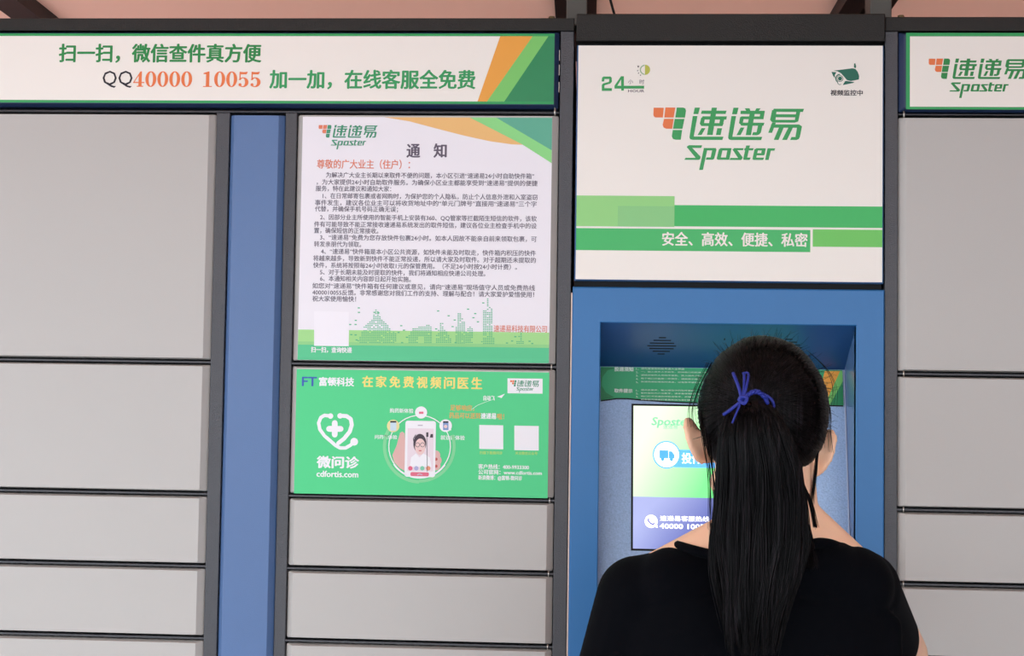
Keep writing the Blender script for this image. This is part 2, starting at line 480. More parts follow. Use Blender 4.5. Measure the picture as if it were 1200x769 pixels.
# serif numerals
def numeral(mb, ch, x0, w, z0, h, y):
    def P(pts): mb.poly([(x0 + a * w, z0 + b * h) for a, b in pts], y)
    if ch == '0':
        N = 28
        for i in range(N):
            t0, t1 = 2 * math.pi * i / N, 2 * math.pi * (i + 1) / N
            o = lambda t: (0.5 + 0.46 * math.cos(t), 0.5 + 0.51 * math.sin(t))
            q = lambda t: (0.5 + 0.185 * math.cos(t), 0.5 + 0.45 * math.sin(t))
            P([o(t0), o(t1), q(t1), q(t0)])
    elif ch == '1':
        P([(.36, .05), (.64, .05), (.64, 1.0), (.56, 1.0), (.36, .9)]); P([(.14, .84), (.36, .84), (.36, .91), (.3, .95)]); P([(.36, .82), (.58, 1), (.56, 1.0), (.14, .9), (.14, .84)])
        P([(.12, 0), (.88, 0), (.88, .055), (.12, .055)])
    elif ch == '4':
        P([(.48, .05), (.74, .05), (.74, 1.0), (.62, 1.0), (.48, .84)]); P([(.03, .24), (.97, .24), (.97, .31), (.03, .31)])
        P([(.03, .29), (.12, .29), (.64, .92), (.62, 1.0)]); P([(.34, 0), (.88, 0), (.88, .055), (.34, .055)])
    elif ch == '5':
        P([(.14, .98), (.24, .96), (.24, .5), (.14, .46)]); P([(.14, .99), (.5, .96), (.84, .99), (.74, .82), (.14, .82)])
        for i in range(20):
            t0, t1 = math.radians(150 - 300 * i / 20), math.radians(150 - 300 * (i + 1) / 20)
            o = lambda t: (0.46 + 0.45 * math.cos(t), 0.31 + 0.32 * math.sin(t))
            q = lambda t: (0.42 + 0.2 * math.cos(t), 0.31 + 0.26 * math.sin(t))
            P([o(t0), o(t1), q(t1), q(t0)])
        P([(0.2 + .13 * math.cos(k * .6), 0.15 + .1 * math.sin(k * .6)) for k in range(10)])
X0, X1, zc, H = pbox(157.5, 85, 308, 103)
mb = MB(); w = (X1 - X0) / 10.75; x = X0
for ch in '40000 10055':
    if ch == ' ': x += w * .75; continue
    numeral(mb, ch, x, w * .99, zc - H / 2, H, yb - .0006); x += w
tag(mb.build('numerals', ORANGER, lb), kind='stuff')

# ---- right cabinet
right = tag(empty('locker_cabinet', (0.67, 0.25, 0)), 'grey parcel locker cabinet right of the blue terminal, cut off by the photo edge', 'locker')
mb = MB(); mb.box(0.4512, 0.902, 0.0205, 0.5, 0.0, 2.0335); mb.build('carcass', CARC, right)
mb = MB(); mb.box(0.456, 0.899, 0.0195, 0.0204, 0.12, 2.02); mb.build('shadow_gap_backing', BLACK, right)
rail(right, 0.4508, 0.902, 2.0125, 2.0345, -0.002, m=HEADER, name='top_rail')  # top shade painted in by the darker coat, as on the left
rail(right, 0.4705, 0.882, 1.8830, 1.8850, 0.0)
rail(right, 0.4705, 0.882, 0.0, 0.171, 0.0, name='plinth')
stile(right, 0.4508, 0.4705, 0, 2.0125)
stile(right, 0.882, 0.902, 0, 2.0125)
ROWS_L = ROWS[:]
ROWS[:] = [1.8838, 1.4872, 1.2820, 1.1705, 1.0600, 0.9490, 0.8380, 0.7270, 0.6160, 0.5050, 0.3940, 0.2830, 0.1752]
door_column(right, 0.4705, 0.882, [0.4795])
mb = MB(); mb.tube([(0.4795, 0.0, 1.8785), (0.4795, 0.0, 1.8895)], 0.0014, 8); mb.build('hinge_pin', STEEL, right, smooth=True)
top_bolt(right, 0.4790, 2.0345)
rb = banner_box(right, 0.4715, 0.8810, 1.8880, 2.0105)
mb = MB(); mb.poly([(0.4810, 1.8905), (0.8740, 1.8905), (0.8740, 2.0085), (0.4810, 2.0085)], yb); mb.build('green_border', GREEN, rb)
mb = MB(); mb.poly([(0.4868, 1.8945), (0.8690, 1.8945), (0.8690, 2.0030), (0.4868, 2.0030)], yb - .0002); mb.build('white_field', SIGNW, rb)
put_logo(rb, pbox(1087, 70, 1202.5, 116), yb - .0005, ORANGER, mat('print_dark_green', (0, 0, 0)))

# ---------------------------------------------------------------- terminal
term = tag(empty('parcel_terminal', (0.2135, 0.25, 0)), 'blue parcel terminal with recessed lit touchscreen under a white sign, between the grey lockers', 'terminal')
TX0, TX1 = -0.0232, 0.4500
mb = MB(); mb.box(TX0 + .001, TX1 - .001, 0.12, 0.5, 0, 2.037)
mb.build('carcass', CARC, term)
mb = MB(); mb.bbox(TX0 + .0005, TX1 - .0005, -0.008, 0.12, 1.9952, 2.0380, 0.002)
mb.build('header_rail', HEADER, term)
mb = MB(); mb.box(TX0 + .002, TX1 - .002, 0.0101, 0.12, 1.612, 1.996); mb.build('shadow_gap_backing', BLACK, term)
# sign board
sg = panel('sign_board', -0.0212, 0.4488, 1.6235, 1.9900, mat('blue_sign_edge', (70, 112, 160), rough=.4), term, c=0.0022, yf=-0.004, yb=0.0, r=0.001)
ys = -0.0043
SX0, SX1 = -0.0192, 0.4462
def srect(name, x0, x1, z0, z1, m, k):
    mb = MB(); mb.poly([(x0, z0), (x1, z0), (x1, z1), (x0, z1)], ys - .0002 * k); return mb.build(name, m, sg)
srect('white_field', SX0, SX1, 1.6255, 1.9890, SIGNW, 0)
srect('green_bar', 0.0445, SX1, 1.7085, 1.7412, mat('print_bar_green', (54, 186, 92), rough=.4), 1)
srect('pale_green_block', SX0, 0.1312, 1.7075, 1.7550, GREENP, 2)
srect('green_tint_overlap', 0.0445, 0.1312, 1.7075, 1.7392, mat('print_soft_green', (138, 206, 130), rough=.4), 3)
srect('green_caption_bar', SX0, 0.3378, 1.6705, 1.7045, mat('print_bar_green2', (60, 186, 98), rough=.4), 1)
srect('light_green_block', 0.3415, SX1, 1.6790, 1.7055, mat('print_leaf_green', (108, 202, 88), rough=.4), 1)
mb = MB(); put_text(mb, '安全、高效、便捷、私密', pbox(776, 274, 945.5, 289), ys - .0008, bold=0.03)
tag(mb.build('lettering', SIGNW, sg), kind='stuff')
put_logo(sg, pbox(765.2, 127, 941.6, 200), ys - .0004, ORANGER, mat('print_logo_green', (48, 160, 84), rough=.4))
def zpt(ox, oy, sc):   # survey of a small print: crop coordinates -> X, Z
    return lambda x, y: at(ox + x / sc, oy + y / sc)
q = zpt(690, 70, 15.0)
mb = MB()
for pl in ([(225,395),(232,330),(255,308),(380,308),(402,330),(405,400),(380,430),(275,462),(272,512),(405,512),(405,560),(228,560),(228,455),(250,430),(355,400),(360,352),(275,352),(268,395)],
           ):
    mb.poly([q(*p) for p in pl], ys - .0004)
for pl in ([(565,303),(615,303),(615,555),(570,555)], [(450,470),(970,470),(970,520),(450,520)], [(450,470),(565,303),(600,303),(500,470)]):
    mb.poly([q(*p) for p in pl], ys - .00041)
tag(mb.build('numerals', mat('print_logo_green', (0, 0, 0)), sg), kind='stuff')
def qb(qf, x0, y0, x1, y1):
    a, b = qf(x0, y0), qf(x1, y1)
    return (a[0], b[0], (a[1] + b[1]) / 2, a[1] - b[1])
mb = MB(); put_text(mb, '小', qb(q, 690, 362, 775, 440), ys - .0005); put_text(mb, '时', qb(q, 890, 362, 972, 440), ys - .0005); put_text(mb, 'HOUR', qb(q, 690, 540, 972, 585), ys - .0005, cjk=False, bold=.03)
tag(mb.build('lettering', GREYINK, sg), kind='stuff')
a_, b_ = q(985, 190), q(1075, 190); R_ = b_[0] - a_[0]
mb = MB(); ring(a_[0], a_[1], R_ * .9, R_, ys - .0004, mb, 60, 300); ring(a_[0], a_[1], R_ * .78, R_ * .9, ys - .0004, mb, 100, 260)
tag(mb.build('moon_ring', mat('print_sage_green', (150, 186, 140), rough=.4), sg), kind='stuff')
mb = MB(); mb.poly([(a_[0] + R_ * math.cos(t), a_[1] + R_ * math.sin(t)) for t in np.linspace(-math.pi / 2, math.pi / 2, 18)], ys - .0005)
mb.build('sun_half', mat('print_olive', (190, 192, 76), rough=.4), sg)
mb = MB()
for cx, cy, r in ((867, 132, 22), (857, 205, 15), (873, 248, 15), (908, 285, 15)):
    c = q(cx, cy)
    pts = []
    for k in range(10):
        rr = (r if k % 2 == 0 else r * .45) / 15.0 * .00131
        pts.append((c[0] + rr * math.sin(k * math.pi / 5), c[1] + rr * math.cos(k * math.pi / 5)))
    mb.poly(pts, ys - .0004)
tag(mb.build('stars', INK, sg), kind='stuff')
q = zpt(960, 70, 15.38)
mb = MB()
for pl in ([(250,210),(590,168),(640,178),(685,235),(710,310),(703,368),(560,398),(490,380),(440,320),(380,255),(320,222)], [(212,232),(300,240),(270,290),(275,350),(240,300)],
           [(290,360),(320,440),(350,468),(400,455),(345,455),(310,400)], [(455,400),(480,395),(620,415),(600,432),(415,470)], [(618,80),(640,78),(655,130),(650,165),(615,155)]):
    mb.poly([q(*p) for p in pl], ys - .0004)
c = q(365, 352); u = .00131 / 15.38
ring(c[0], c[1], 48 * u, 58 * u, ys - .0004, mb); disc(c[0], c[1], 36 * u, ys - .0004, mb)
ring(c[0], c[1], 66 * u, 84 * u, ys - .0004, mb, 90, 240)
tag(mb.build('camera_pictogram', mat('print_pine_green', (16, 104, 82), rough=.4), sg), kind='stuff')
mb = MB(); put_text(mb, '视频监控中', qb(q, 196, 562, 772, 660), ys - .0004, bold=.03)
tag(mb.build('lettering', INK, sg), kind='stuff')

# front panel with the console recess
RX0, RX1, RZ1, RZ0 = 0.0203, 0.4078, 1.5590, 1.0300
mb = MB()
FZ1 = 1.6140
def ringpts(x0, x1, z0, z1, y): return [(x0, y, z0), (x1, y, z0), (x1, y, z1), (x0, y, z1)]
loops = [ringpts(TX0, TX1, 0.0, FZ1, 0.12), ringpts(TX0, TX1, 0.0, FZ1, -0.002), ringpts(TX0 + .002, TX1 - .002, 0.002, FZ1 - .002, -0.004),
         ringpts(RX0 - .0015, RX1 + .0015, RZ0 - .0015, RZ1 + .0015, -0.004), ringpts(RX0, RX1, RZ0, RZ1, -0.0025), ringpts(RX0, RX1, RZ0, RZ1, 0.012)]
vs = [p for l in loops for p in l]; fs = []
for i in range(len(loops) - 1):
    for j in range(4):
        a, b = i * 4 + j, i * 4 + (j + 1) % 4
        fs.append((a, b, b + 4, a + 4))
mb.add(vs, fs)
mb.build('front_panel', BLUE, term)
PT, PB = 0.091, 0.000      # console plate depth at its top and bottom
HZ = 1.4937                # height where hood meets plate
mb = MB(); mb.box(TX0 - .0024, TX0 - .0004, -0.001, 0.03, 0.01, 1.605); mb.build('foam_seal', CREAM, term)
def slab(mb, a, b, c, d, th):
    """quad a,b,c,d (facing the viewer) with thickness th away from its normal"""
    a, b, c, d = map(Vector, (a, b, c, d))
    n = (b - a).cross(c - a).normalized() * th
    vs = [a, b, c, d, a - n, b - n, c - n, d - n]
    mb.add(vs, [(0, 1, 2, 3), (7, 6, 5, 4), (0, 4, 5, 1), (1, 5, 6, 2), (2, 6, 7, 3), (3, 7, 4, 0)])
mb = MB(); slab(mb, (RX0, PT, HZ), (RX1, PT, HZ), (RX1, 0.0, RZ1), (RX0, 0.0, RZ1), 0.002)
hood = mb.build('hood', HOOD, term)
mb = MB(); slab(mb, (RX0, PB, RZ0), (RX1, PB, RZ0), (RX1, PT, HZ), (RX0, PT, HZ), 0.002)
plate = mb.build('console_plate', CONSOLE, term)
for x0, x1 in ((RX0 - .002, RX0), (RX1, RX1 + .002)):
    mb = MB()
    pts = [(0.0, RZ0), (PT, HZ), (0.0, RZ1)]
    vs = [(x0, y, z) for y, z in pts] + [(x1, y, z) for y, z in pts]
    mb.add(vs, [(0, 1, 2), (5, 4, 3), (0, 3, 4, 1), (1, 4, 5, 2), (2, 5, 3, 0)])
    mb.build('side_cheek', mat('satin_blue_cheek', (92, 122, 170), rough=0.22), term)
def on_plate(x, z, off):
    t = (z - RZ0) / (HZ - RZ0)
    return (x, PB + (PT - PB) * t - off, z)
# edge bead where plate meets cheek
mb = MB(); mb.tube([on_plate(RX1 - .0012, RZ0 + .003, .0008), on_plate(RX1 - .0012, HZ - .001, .0008)], .0012, 6)
mb.build('edge_bead', mat('pale_edge_bead', (190, 202, 222), rough=.3), term)
hn = Vector((0, -(RZ1 - HZ), -PT)).normalized()
def on_hood(x, t, off):
    p = Vector((x, PT * t, RZ1 - (RZ1 - HZ) * t)) + hn * off
    return p
for cx in (0.1165, 0.3110):
    for k in range(7):
        hw = (0.0055, 0.0135, 0.019, 0.0225, 0.019, 0.0135, 0.0055)[k]
        t = 0.5 + (k - 3) * 0.062
        mb = MB()
        slab(mb, on_hood(cx - hw, t + .011, .0002), on_hood(cx + hw, t + .011, .0002), on_hood(cx + hw, t - .011, .0002), on_hood(cx - hw, t - .011, .0002), .0012)
        mb.build('speaker_slot', BLACK, hood)
mb = MB(); slab(mb, on_hood(.2115, .35, .0002), on_hood(.2135, .35, .0002), on_hood(.2135, .31, .0002), on_hood(.2115, .31, .0002), .0012)
mb.build('microphone_hole', BLACK, hood)
# touchscreen
def pq(mb, x0, x1, z0, z1, off, th=None):
    P = [on_plate(x0, z0, off), on_plate(x1, z0, off), on_plate(x1, z1, off), on_plate(x0, z1, off)]
    if th: slab(mb, *P, th)
    else: mb.add(P, [(0, 1, 2, 3)])
SCX0, SCX1, SCZ0, SCZ1 = 0.0715, 0.3565, 1.2085, 1.4350
mb = MB(); pq(mb, SCX0, SCX1, SCZ0, SCZ1, .0012, .003); scr = mb.build('touchscreen', BLACK, term)
def sq(name, m, off, *rects):
    mb = MB()
    for r in rects: pq(mb, *r, off)
    return mb.build(name, m, scr)
def smat(name, c1, c2, strength):
    """lit screen field: a left-to-right blend between two displayed colours"""
    m = bpy.data.materials.new(name); m.use_nodes = True; nt = m.node_tree; b = nt.nodes['Principled BSDF']
    b.inputs['Base Color'].default_value = (.02, .02, .02, 1); b.inputs['Roughness'].default_value = .15
    g = nt.nodes.new('ShaderNodeTexCoord'); s_ = nt.nodes.new('ShaderNodeSeparateXYZ'); nt.links.new(g.outputs['Generated'], s_.inputs[0])
    r = nt.nodes.new('ShaderNodeMixRGB'); r.inputs[1].default_value = lin(c1) + (1,); r.inputs[2].default_value = lin(c2) + (1,)
    mr = nt.nodes.new('ShaderNodeMapRange'); mr.inputs['From Min'].default_value = -0.12; mr.inputs['From Max'].default_value = 0.36
    ml = nt.nodes.new('ShaderNodeMath'); ml.operation = 'MULTIPLY_ADD'; ml.inputs[1].default_value = -0.28; nt.links.new(s_.outputs['Z'], ml.inputs[0]); nt.links.new(s_.outputs['X'], ml.inputs[2])
    nt.links.new(ml.outputs[0], mr.inputs['Value'])
    nt.links.new(mr.outputs[0], r.inputs[0]); nt.links.new(r.outputs[0], b.inputs['Emission Color']); b.inputs['Emission Strength'].default_value = strength
    return m
SE = 1.0
SZM = at(800, 581, .04)[1]
SZM = 1.2905
sq('screen_upper_field', smat('screen_lime_glow', (240, 255, 224), (128, 255, 150), SE), .0015, (SCX0 + .003, SCX1 - .003, SZM, SCZ1 - .003))
sq('screen_lower_field', smat('screen_indigo_glow', (168, 176, 226), (62, 78, 170), SE), .0015, (SCX0 + .003, SCX1 - .003, SCZ0 + .003, SZM))
WHT = mat('screen_white_pixels', (255, 255, 255), emit=SE * 1.05); SBL = mat('screen_sky_blue', (84, 160, 226), emit=SE)
def sp(px, py):     # photo survey of the screen, on the tilted plate
    X, Z = at(px, py, 0.06)
    for _ in range(4):
        Y = PB + (PT - PB) * (Z - RZ0) / (HZ - RZ0); X, Z = at(px, py, Y)
    return X, Z
def flat_to_plate(src, off):
    """take prints drawn on an X,Z plane and lay them on the tilted plate"""
    out = MB(); out.f, out.mi = src.f, src.mi
    out.v = [on_plate(x, z, off - y) for x, y, z in src.v]
    return out
def sbox(x0, yt, x1, yb_):
    a, b = sp(x0, yt), sp(x1, yb_)
    return (a[0], b[0], (a[1] + b[1]) / 2, a[1] - b[1])
m0 = MB(); a, b = sp(790, 527), sp(862, 549); m0.poly([(a[0], b[1]), (.28, b[1]), (.28, a[1]), (a[0], a[1])], 0)
flat_to_plate(m0, .0018).build('button_bar', SBL, scr)
c = sp(781, 533)
m0 = MB(); ring(c[0], c[1], .0195, .0215, 0, m0); tag(flat_to_plate(m0, .002).build('button_ring', SBL, scr))
m0 = MB(); disc(c[0], c[1], .0195, 0, m0); flat_to_plate(m0, .0021).build('button_disc', WHT, scr)
m0 = MB(); u = .00138
def tp(x, y): return (c[0] + x * u, c[1] + y * u)
m0.poly([tp(-8, 5), tp(2, 5), tp(2, -4), tp(-8, -4)], 0); m0.poly([tp(2.6, 4), tp(6, 4), tp(9, 0), tp(9, -4), tp(2.6, -4)], 0)
disc(*tp(-4.5, -5), 2 * u, 0, m0); disc(*tp(5.5, -5), 2 * u, 0, m0)
tag(flat_to_plate(m0, .0023).build('truck_pictogram', mat('screen_mid_blue', (70, 150, 222), emit=SE), scr), kind='stuff')
m0 = MB(); put_text(m0, '投件', sbox(799, 531.5, 822, 543.5), 0, bold=.02); tag(flat_to_plate(m0, .0023).build('lettering', WHT, scr), kind='stuff')
m0 = MB(); put_text(m0, 'Sposter', sbox(764, 489, 810, 502), 0, cjk=False, slant=.2, bold=.03)
put_text(m0, '速递易', sbox(777, 497, 794, 503), 0)
tag(flat_to_plate(m0, .0023).build('lettering', mat('screen_pale_teal', (112, 184, 140), emit=SE), scr), kind='stuff')
m0 = MB(); put_text(m0, '速递易客服热线', sbox(773.5, 604.5, 831, 611.5), 0, bold=.02); put_text(m0, '40000 10055', sbox(773, 613.5, 830.5, 620.5), 0, cjk=False, bold=.04)
tag(flat_to_plate(m0, .0023).build('lettering', WHT, scr), kind='stuff')
c = sp(763, 611)
m0 = MB(); disc(c[0], c[1], .0100, 0, m0); m0.poly([(c[0] + .003, c[1] - .008), (c[0] + .0105, c[1] - .0095), (c[0] + .0085, c[1] - .003)], 0)
flat_to_plate(m0, .0021).build('call_disc', WHT, scr)
m0 = MB(); stroke([(c[0] - .004, c[1] + .004), (c[0] - .0045, c[1] + .001), (c[0] - .001, c[1] - .003), (c[0] + .003, c[1] - .0045), (c[0] + .0045, c[1] - .003)], .0022, 0, m0)
tag(flat_to_plate(m0, .0023).build('handset_pictogram', mat('screen_indigo', (92, 96, 168), emit=SE), scr), kind='stuff')
# lower furniture of the terminal (out of frame)
mb = MB(); mb.bbox(0.06, 0.37, -0.010, 0.0, 0.72, 0.86, .002); mb.build('keypad_plate', STEEL, term)
mb = MB(); mb.bbox(0.10, 0.33, -0.007, 0.0, 0.25, 0.55, .002); mb.build('service_door', BLUE2, term)

# instruction strip stuck above the screen
strip = empty('instruction_strip', (0.21, PT - .002, 1.46))
tag(strip, 'green instruction strip of small white print stuck above the lit touchscreen', 'sign')
bot = [(704, 469), (712, 468), (722, 466.5), (735, 466.5), (750, 468), (765, 469), (780, 470), (800, 471), (830, 472), (870, 473), (930, 474), (988, 475)]
rows = []
for k, (bx, by) in enumerate(bot):
    X, Z = sp(bx, by); X = min(max(X, RX0 + .0006), RX1 - .004)
    lift = .0008 + .0006 * (0.5 + 0.5 * math.sin(k * 1.7))
    rows.append((X, Z, lift))
mb = MB(); n = len(rows); vs = []
for X, Z, l in rows: vs += [on_plate(X, Z, .0012 + l), on_plate(X, (Z + HZ) / 2, .0016), on_plate(X, HZ - .0005, .0014)]
vs2 = [(x, y + .0005, z) for x, y, z in vs]
fs = []
for i in range(n - 1):
    for j in range(2):
        a = i * 3 + j; fs.append((a, a + 3, a + 4, a + 1))
k = len(vs); fs += [tuple(reversed([q_ + k for q_ in f])) for f in fs[:]]
for i in range(n - 1): fs.append((i * 3, k + i * 3, k + i * 3 + 3, i * 3 + 3))
mb.add(vs + vs2, fs)
mb.build('strip_sheet', mat('print_strip_green', (44, 168, 112), rough=.4), strip)
def strip_poly(pxs, m, name, off=.0034):
    m0 = MB(); m0.poly([(min(max(sp(*p)[0], RX0 + .0008), RX1 - .004), min(sp(*p)[1], HZ - .001)) for p in pxs], 0)
    return flat_to_plate(m0, off).build(name, m, strip)
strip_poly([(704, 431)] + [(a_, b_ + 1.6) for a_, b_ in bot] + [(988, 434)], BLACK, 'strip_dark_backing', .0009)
strip_poly([(704, 431), (724, 431), (712, 434), (706, 442), (705, 452), (710, 460), (720, 466), (706, 468.5), (704, 469)], mat('print_strip_dark_green', (24, 132, 78), rough=.4), 'dark_green_corner')
strip_poly([(957, 474.5), (966, 435), (987, 435), (972, 474.5)], ORANGE, 'orange_stripe')
strip_poly([(966, 474.6), (972, 474.6), (988, 447), (988, 435), (984, 435)], GREENL, 'light_green_stripe', .0036)
strip_poly([(972, 474.6), (988, 474.6), (988, 447)], GREEND, 'deep_green_wedge', .0036)
m0 = MB()
put_text(m0, '投递须知', sbox(720, 430.5, 742, 435.5), 0, bold=.05); put_text(m0, '取件提示', sbox(720, 455.8, 741, 460.5), 0, bold=.05)
L1 = ['请先登录您的账号进入主界面', '一、输入收件人手机号，选择格口后投递一件快件', '请核对收件人号码无误后，放入快件关好门', '每个格口只能放一件快件，请按提示操作', '投递完成后请及时退出，以免账号被他人使用']
for i, s_ in enumerate(L1):
    y0 = 430.8 + i * 3.9
    put_text(m0, s_, sbox(751, y0 + .2, 751 + 3.9 * len(s_), y0 + 3.0), 0); put_text(m0, str(i + 1) + '、', sbox(745.3, y0 + .3, 748, y0 + 3), 0)
L2 = ['请点击取件，输入短信中的取件密码', '取件密码为六位数字，请妥善保管好密码', '格口打开后请及时取出快件，并随手关门', '如有疑问请拨打客服热线与我们联系']
for i, s_ in enumerate(L2):
    y0 = 456.0 + i * 3.7
    put_text(m0, s_, sbox(751, y0 + .2, 751 + 3.9 * len(s_), y0 + 2.9), 0)
    if i < 3: put_text(m0, str(i + 1) + '、', sbox(745.3, y0 + .3, 748, y0 + 2.9), 0)
tag(flat_to_plate(m0, .0040).build('lettering', mat('print_strip_white', (225, 240, 228), rough=.5), strip), kind='stuff')

# ---------------------------------------------------------------- notice poster
YP = -0.0053
def sheet(name, x0, x1, z0, z1, m, y=YP, th=.0004):
    mb = MB(); mb.box(x0, x1, y - th, y, z0, z1); return mb.build(name, m)
npz = -0.0059
notice = sheet('notice_poster', -0.4480, -0.0582, 1.4955, 1.8755, PAPER)
tag(notice, 'white notice poster of dense grey print with a green skyline foot, above the clinic poster', 'poster')
def npoly(name, pts, m, k=0, par=None, px=True):
    mb = MB(); P = [at(*p) for p in pts] if px else pts
    P = [(min(max(a, -.4478), -.0584), min(max(b, 1.4957), 1.8753)) for a, b in P]
    mb.poly(P, npz - .0001 * k); return mb.build(name, m, par or notice)
npoly('orange_sweep', [(451, 134), (565, 134), (590, 146), (614, 170.5), (600, 170), (575, 166.5), (545, 160), (510, 151), (480, 143)], mat('print_soft_orange', (240, 190, 118), rough=.45))
npoly('light_green_sweep', [(551, 134), (585, 134), (648, 175), (648, 192), (612, 170)], mat('print_soft_lime', (142, 222, 134), rough=.45), 1)
npoly('deep_green_sweep', [(582, 134), (650, 134), (650, 177)], mat('print_soft_teal_green', (92, 176, 146), rough=.45), 2)
zl, zm, zd = 1.5330, 1.5210, 1.5120
XA, XB = -.4478, -.0584
def band(name, z0, z1, m, k): npoly(name, [(XA, z0), (XB, z0), (XB, z1), (XA, z1)], m, k, px=False)
zA = at(345, 385)[1]; zB = at(345, 403.5)[1]
zl = (at(345, 385.5)[1] + at(640, 391)[1]) / 2; zd = (at(345, 403)[1] + at(640, 409)[1]) / 2; zm = zd + .005
band('pale_green_band', zd, zl, mat('print_pale_lime', (164, 222, 138), rough=.45), 0)
band('light_green_band', zd, zm, mat('print_lime', (144, 212, 134), rough=.45), 1)
band('green_band', 1.4957, zd, mat('print_mint_green', (82, 200, 140), rough=.45), 1)
# blank square where the scan code was
npoly('blank_label', [(369, 365), (410, 366), (409.5, 406), (369, 405.5)], mat('print_clean_white', (246, 242, 246), rough=.5), 3)
mb = MB(); put_text(mb, '扫一扫，查询快递', pbox(365.5, 407.3, 413, 413.5), npz - .0004, bold=.04); tag(mb.build('lettering', PAPER, notice), kind='stuff')
put_logo(notice, pbox(374, 147.5, 443, 176), npz - .0001, mat('print_faded_orange', (232, 132, 96), rough=.5), mat('print_faded_green', (62, 150, 112), rough=.5))
mb = MB(); put_text(mb, '通', pbox(477.5, 170, 492.5, 185.5), npz - .0001, bold=.035); put_text(mb, '知', pbox(509, 170, 523.5, 185.5), npz - .0001, bold=.035)
tag(mb.build('heading', mat('print_slate', (96, 84, 100), rough=.5), notice), kind='stuff')
mb = MB(); put_text(mb, '尊敬的广大业主（住户）：', pbox(372.5, 188.5, 481, 198.5), npz - .0001, bold=.018)
tag(mb.build('salutation', mat('print_salmon', (226, 128, 96), rough=.5), notice), kind='stuff')
mb = MB(); put_text(mb, '速递易科技有限公司', pbox(579, 382.0, 641, 389.8), npz - .0004, bold=.01)
tag(mb.build('company_lettering', mat('print_salmon', (0, 0, 0)), notice), kind='stuff')
LINES = [(383, 626, 205.2, 208.1, '为解决广大业主长期以来取件不便的问题，本小区引进“速递易24小时自助快件箱”'),
 (372, 630, 213.2, 216.7, '，为大家提供24小时自助取件服务。为确保小区业主都能享受到“速递易”提供的便捷'),
 (371, 459, 221.3, 222.7, '服务，特在此建议和通知大家：'),
 (379, 630, 230.0, 232.3, '1、在日常邮寄包裹或者网购时，为保护您的个人隐私，防止个人信息外泄和入室盗窃'),
 (370, 629, 238.0, 240.2, '事件发生，建议各位业主可以将收货地址中的“单元门牌号”直接用“速递易”三个字'),
 (370, 467, 245.3, 246.3, '代替，并确保手机号码正确无误；'),
 (376, 629, 254.8, 257.5, '2、因部分业主所使用的智能手机上安装有360、QQ管家等拦截陌生短信的软件，该软'),
 (369, 629, 262.8, 266.2, '件有可能导致不能正常接收速递易系统发出的取件短信，建议各位业主检查手机中的设'),
 (369, 444, 270.6, 271.6, '置，确保短信的正常接收。'),
 (376, 629, 278.3, 281.5, '3、“速递易”免费为您存放快件包裹24小时。如本人因故不能亲自前来领取包裹，可'),
 (369, 424, 286.6, 287.2, '转发亲朋代为领取。'),
 (377, 628, 295.0, 297.6, '4、“速递易”快件箱是本小区公共资源，如快件未能及时取走，快件箱内积压的快件'),
 (368, 628, 303.0, 305.9, '将越来越多，导致新到快件不能正常投递，所以请大家及时取件。对于超期还未提取的'),
 (368, 606, 310.8, 314.1, '快件，系统将按照每24小时收取1元的保管费用。（不足24小时按24小时计费）。'),
 (376, 569, 319.0, 321.6, '5、对于长期未能及时提取的快件，我们将通知相应快递公司处理。'),
 (376, 482, 326.8, 328.0, '6、本通知相关内容即日起开始实施。'),
 (367, 627, 335.3, 338.2, '如您对“速递易”快件箱有任何建议或意见，请向“速递易”现场值守人员或免费热线'),
 (367, 626, 342.7, 346.2, '4000010055反馈。非常感谢您对我们工作的支持、理解与配合！请大家爱护爱惜使用！'),
 (367, 418, 350.5, 351.0, '祝大家使用愉快！')]
mb = MB()
for x0, x1, ya, yb2, s_ in LINES:
    a, b = at(x0, ya), at(x1, yb2)
    put_text(mb, s_, (a[0], b[0], (a[1] + b[1]) / 2, .0082), npz - .00015, bold=.013)
tag(mb.build('body_lettering', mat('print_body_grey', (88, 78, 94), rough=.5), notice), kind='stuff')
# skyline made of little dashes
rng = random.Random(5)
sk = MB(); q = zpt(400, 330, 4.8)
def dash(x, y, w=8, h=5):
    a, b = q(x - w / 2, y - h / 2), q(x + w / 2, y + h / 2)
    if y > 352: return
    sk.poly([(a[0], a[1]), (b[0], a[1]), (b[0], b[1]), (a[0], b[1])], npz - .0003)
def tower(prof, y0, y1, drop=.06, step=9.6):
    y = y0
    while y < y1:
        for i in range(len(prof) - 1):
            if prof[i][0] <= y < prof[i + 1][0]:
                t = (y - prof[i][0]) / (prof[i + 1][0] - prof[i][0])
                xl = prof[i][1] + (prof[i + 1][1] - prof[i][1]) * t; xr = prof[i][2] + (prof[i + 1][2] - prof[i][2]) * t
                x = round(xl / 11.0) * 11.0
                while x < xr:
                    if rng.random() > drop: dash(x, y)
                    x += 11.0
        y += step
tower([(162, 200, 205), (185, 193, 216), (215, 180, 235), (240, 150, 260), (262, 130, 275), (264, 135, 275), (300, 120, 312), (352, 95, 320)], 162, 352, .1)
tower([(248, 480, 505), (262, 420, 510), (280, 390, 515), (306, 395, 515)], 248, 306, .05)
tower([(306, 390, 432), (352, 390, 432)], 306, 352, .03); tower([(306, 478, 515), (352, 478, 515)], 306, 352, .03)
tower([(228, 568, 572), (262, 562, 582), (285, 548, 600), (352, 536, 630)], 228, 352, .08)
tower([(183, 658, 672), (210, 655, 685), (240, 655, 700), (352, 652, 700)], 183, 352, .06)
tower([(258, 724, 735), (280, 710, 748), (352, 704, 748)], 258, 352, .05)
tower([(100, 830, 834), (140, 826, 836), (165, 808, 858), (195, 802, 858), (230, 806, 850), (300, 804, 850), (330, 795, 862), (352, 800, 860)], 100, 352, .07)
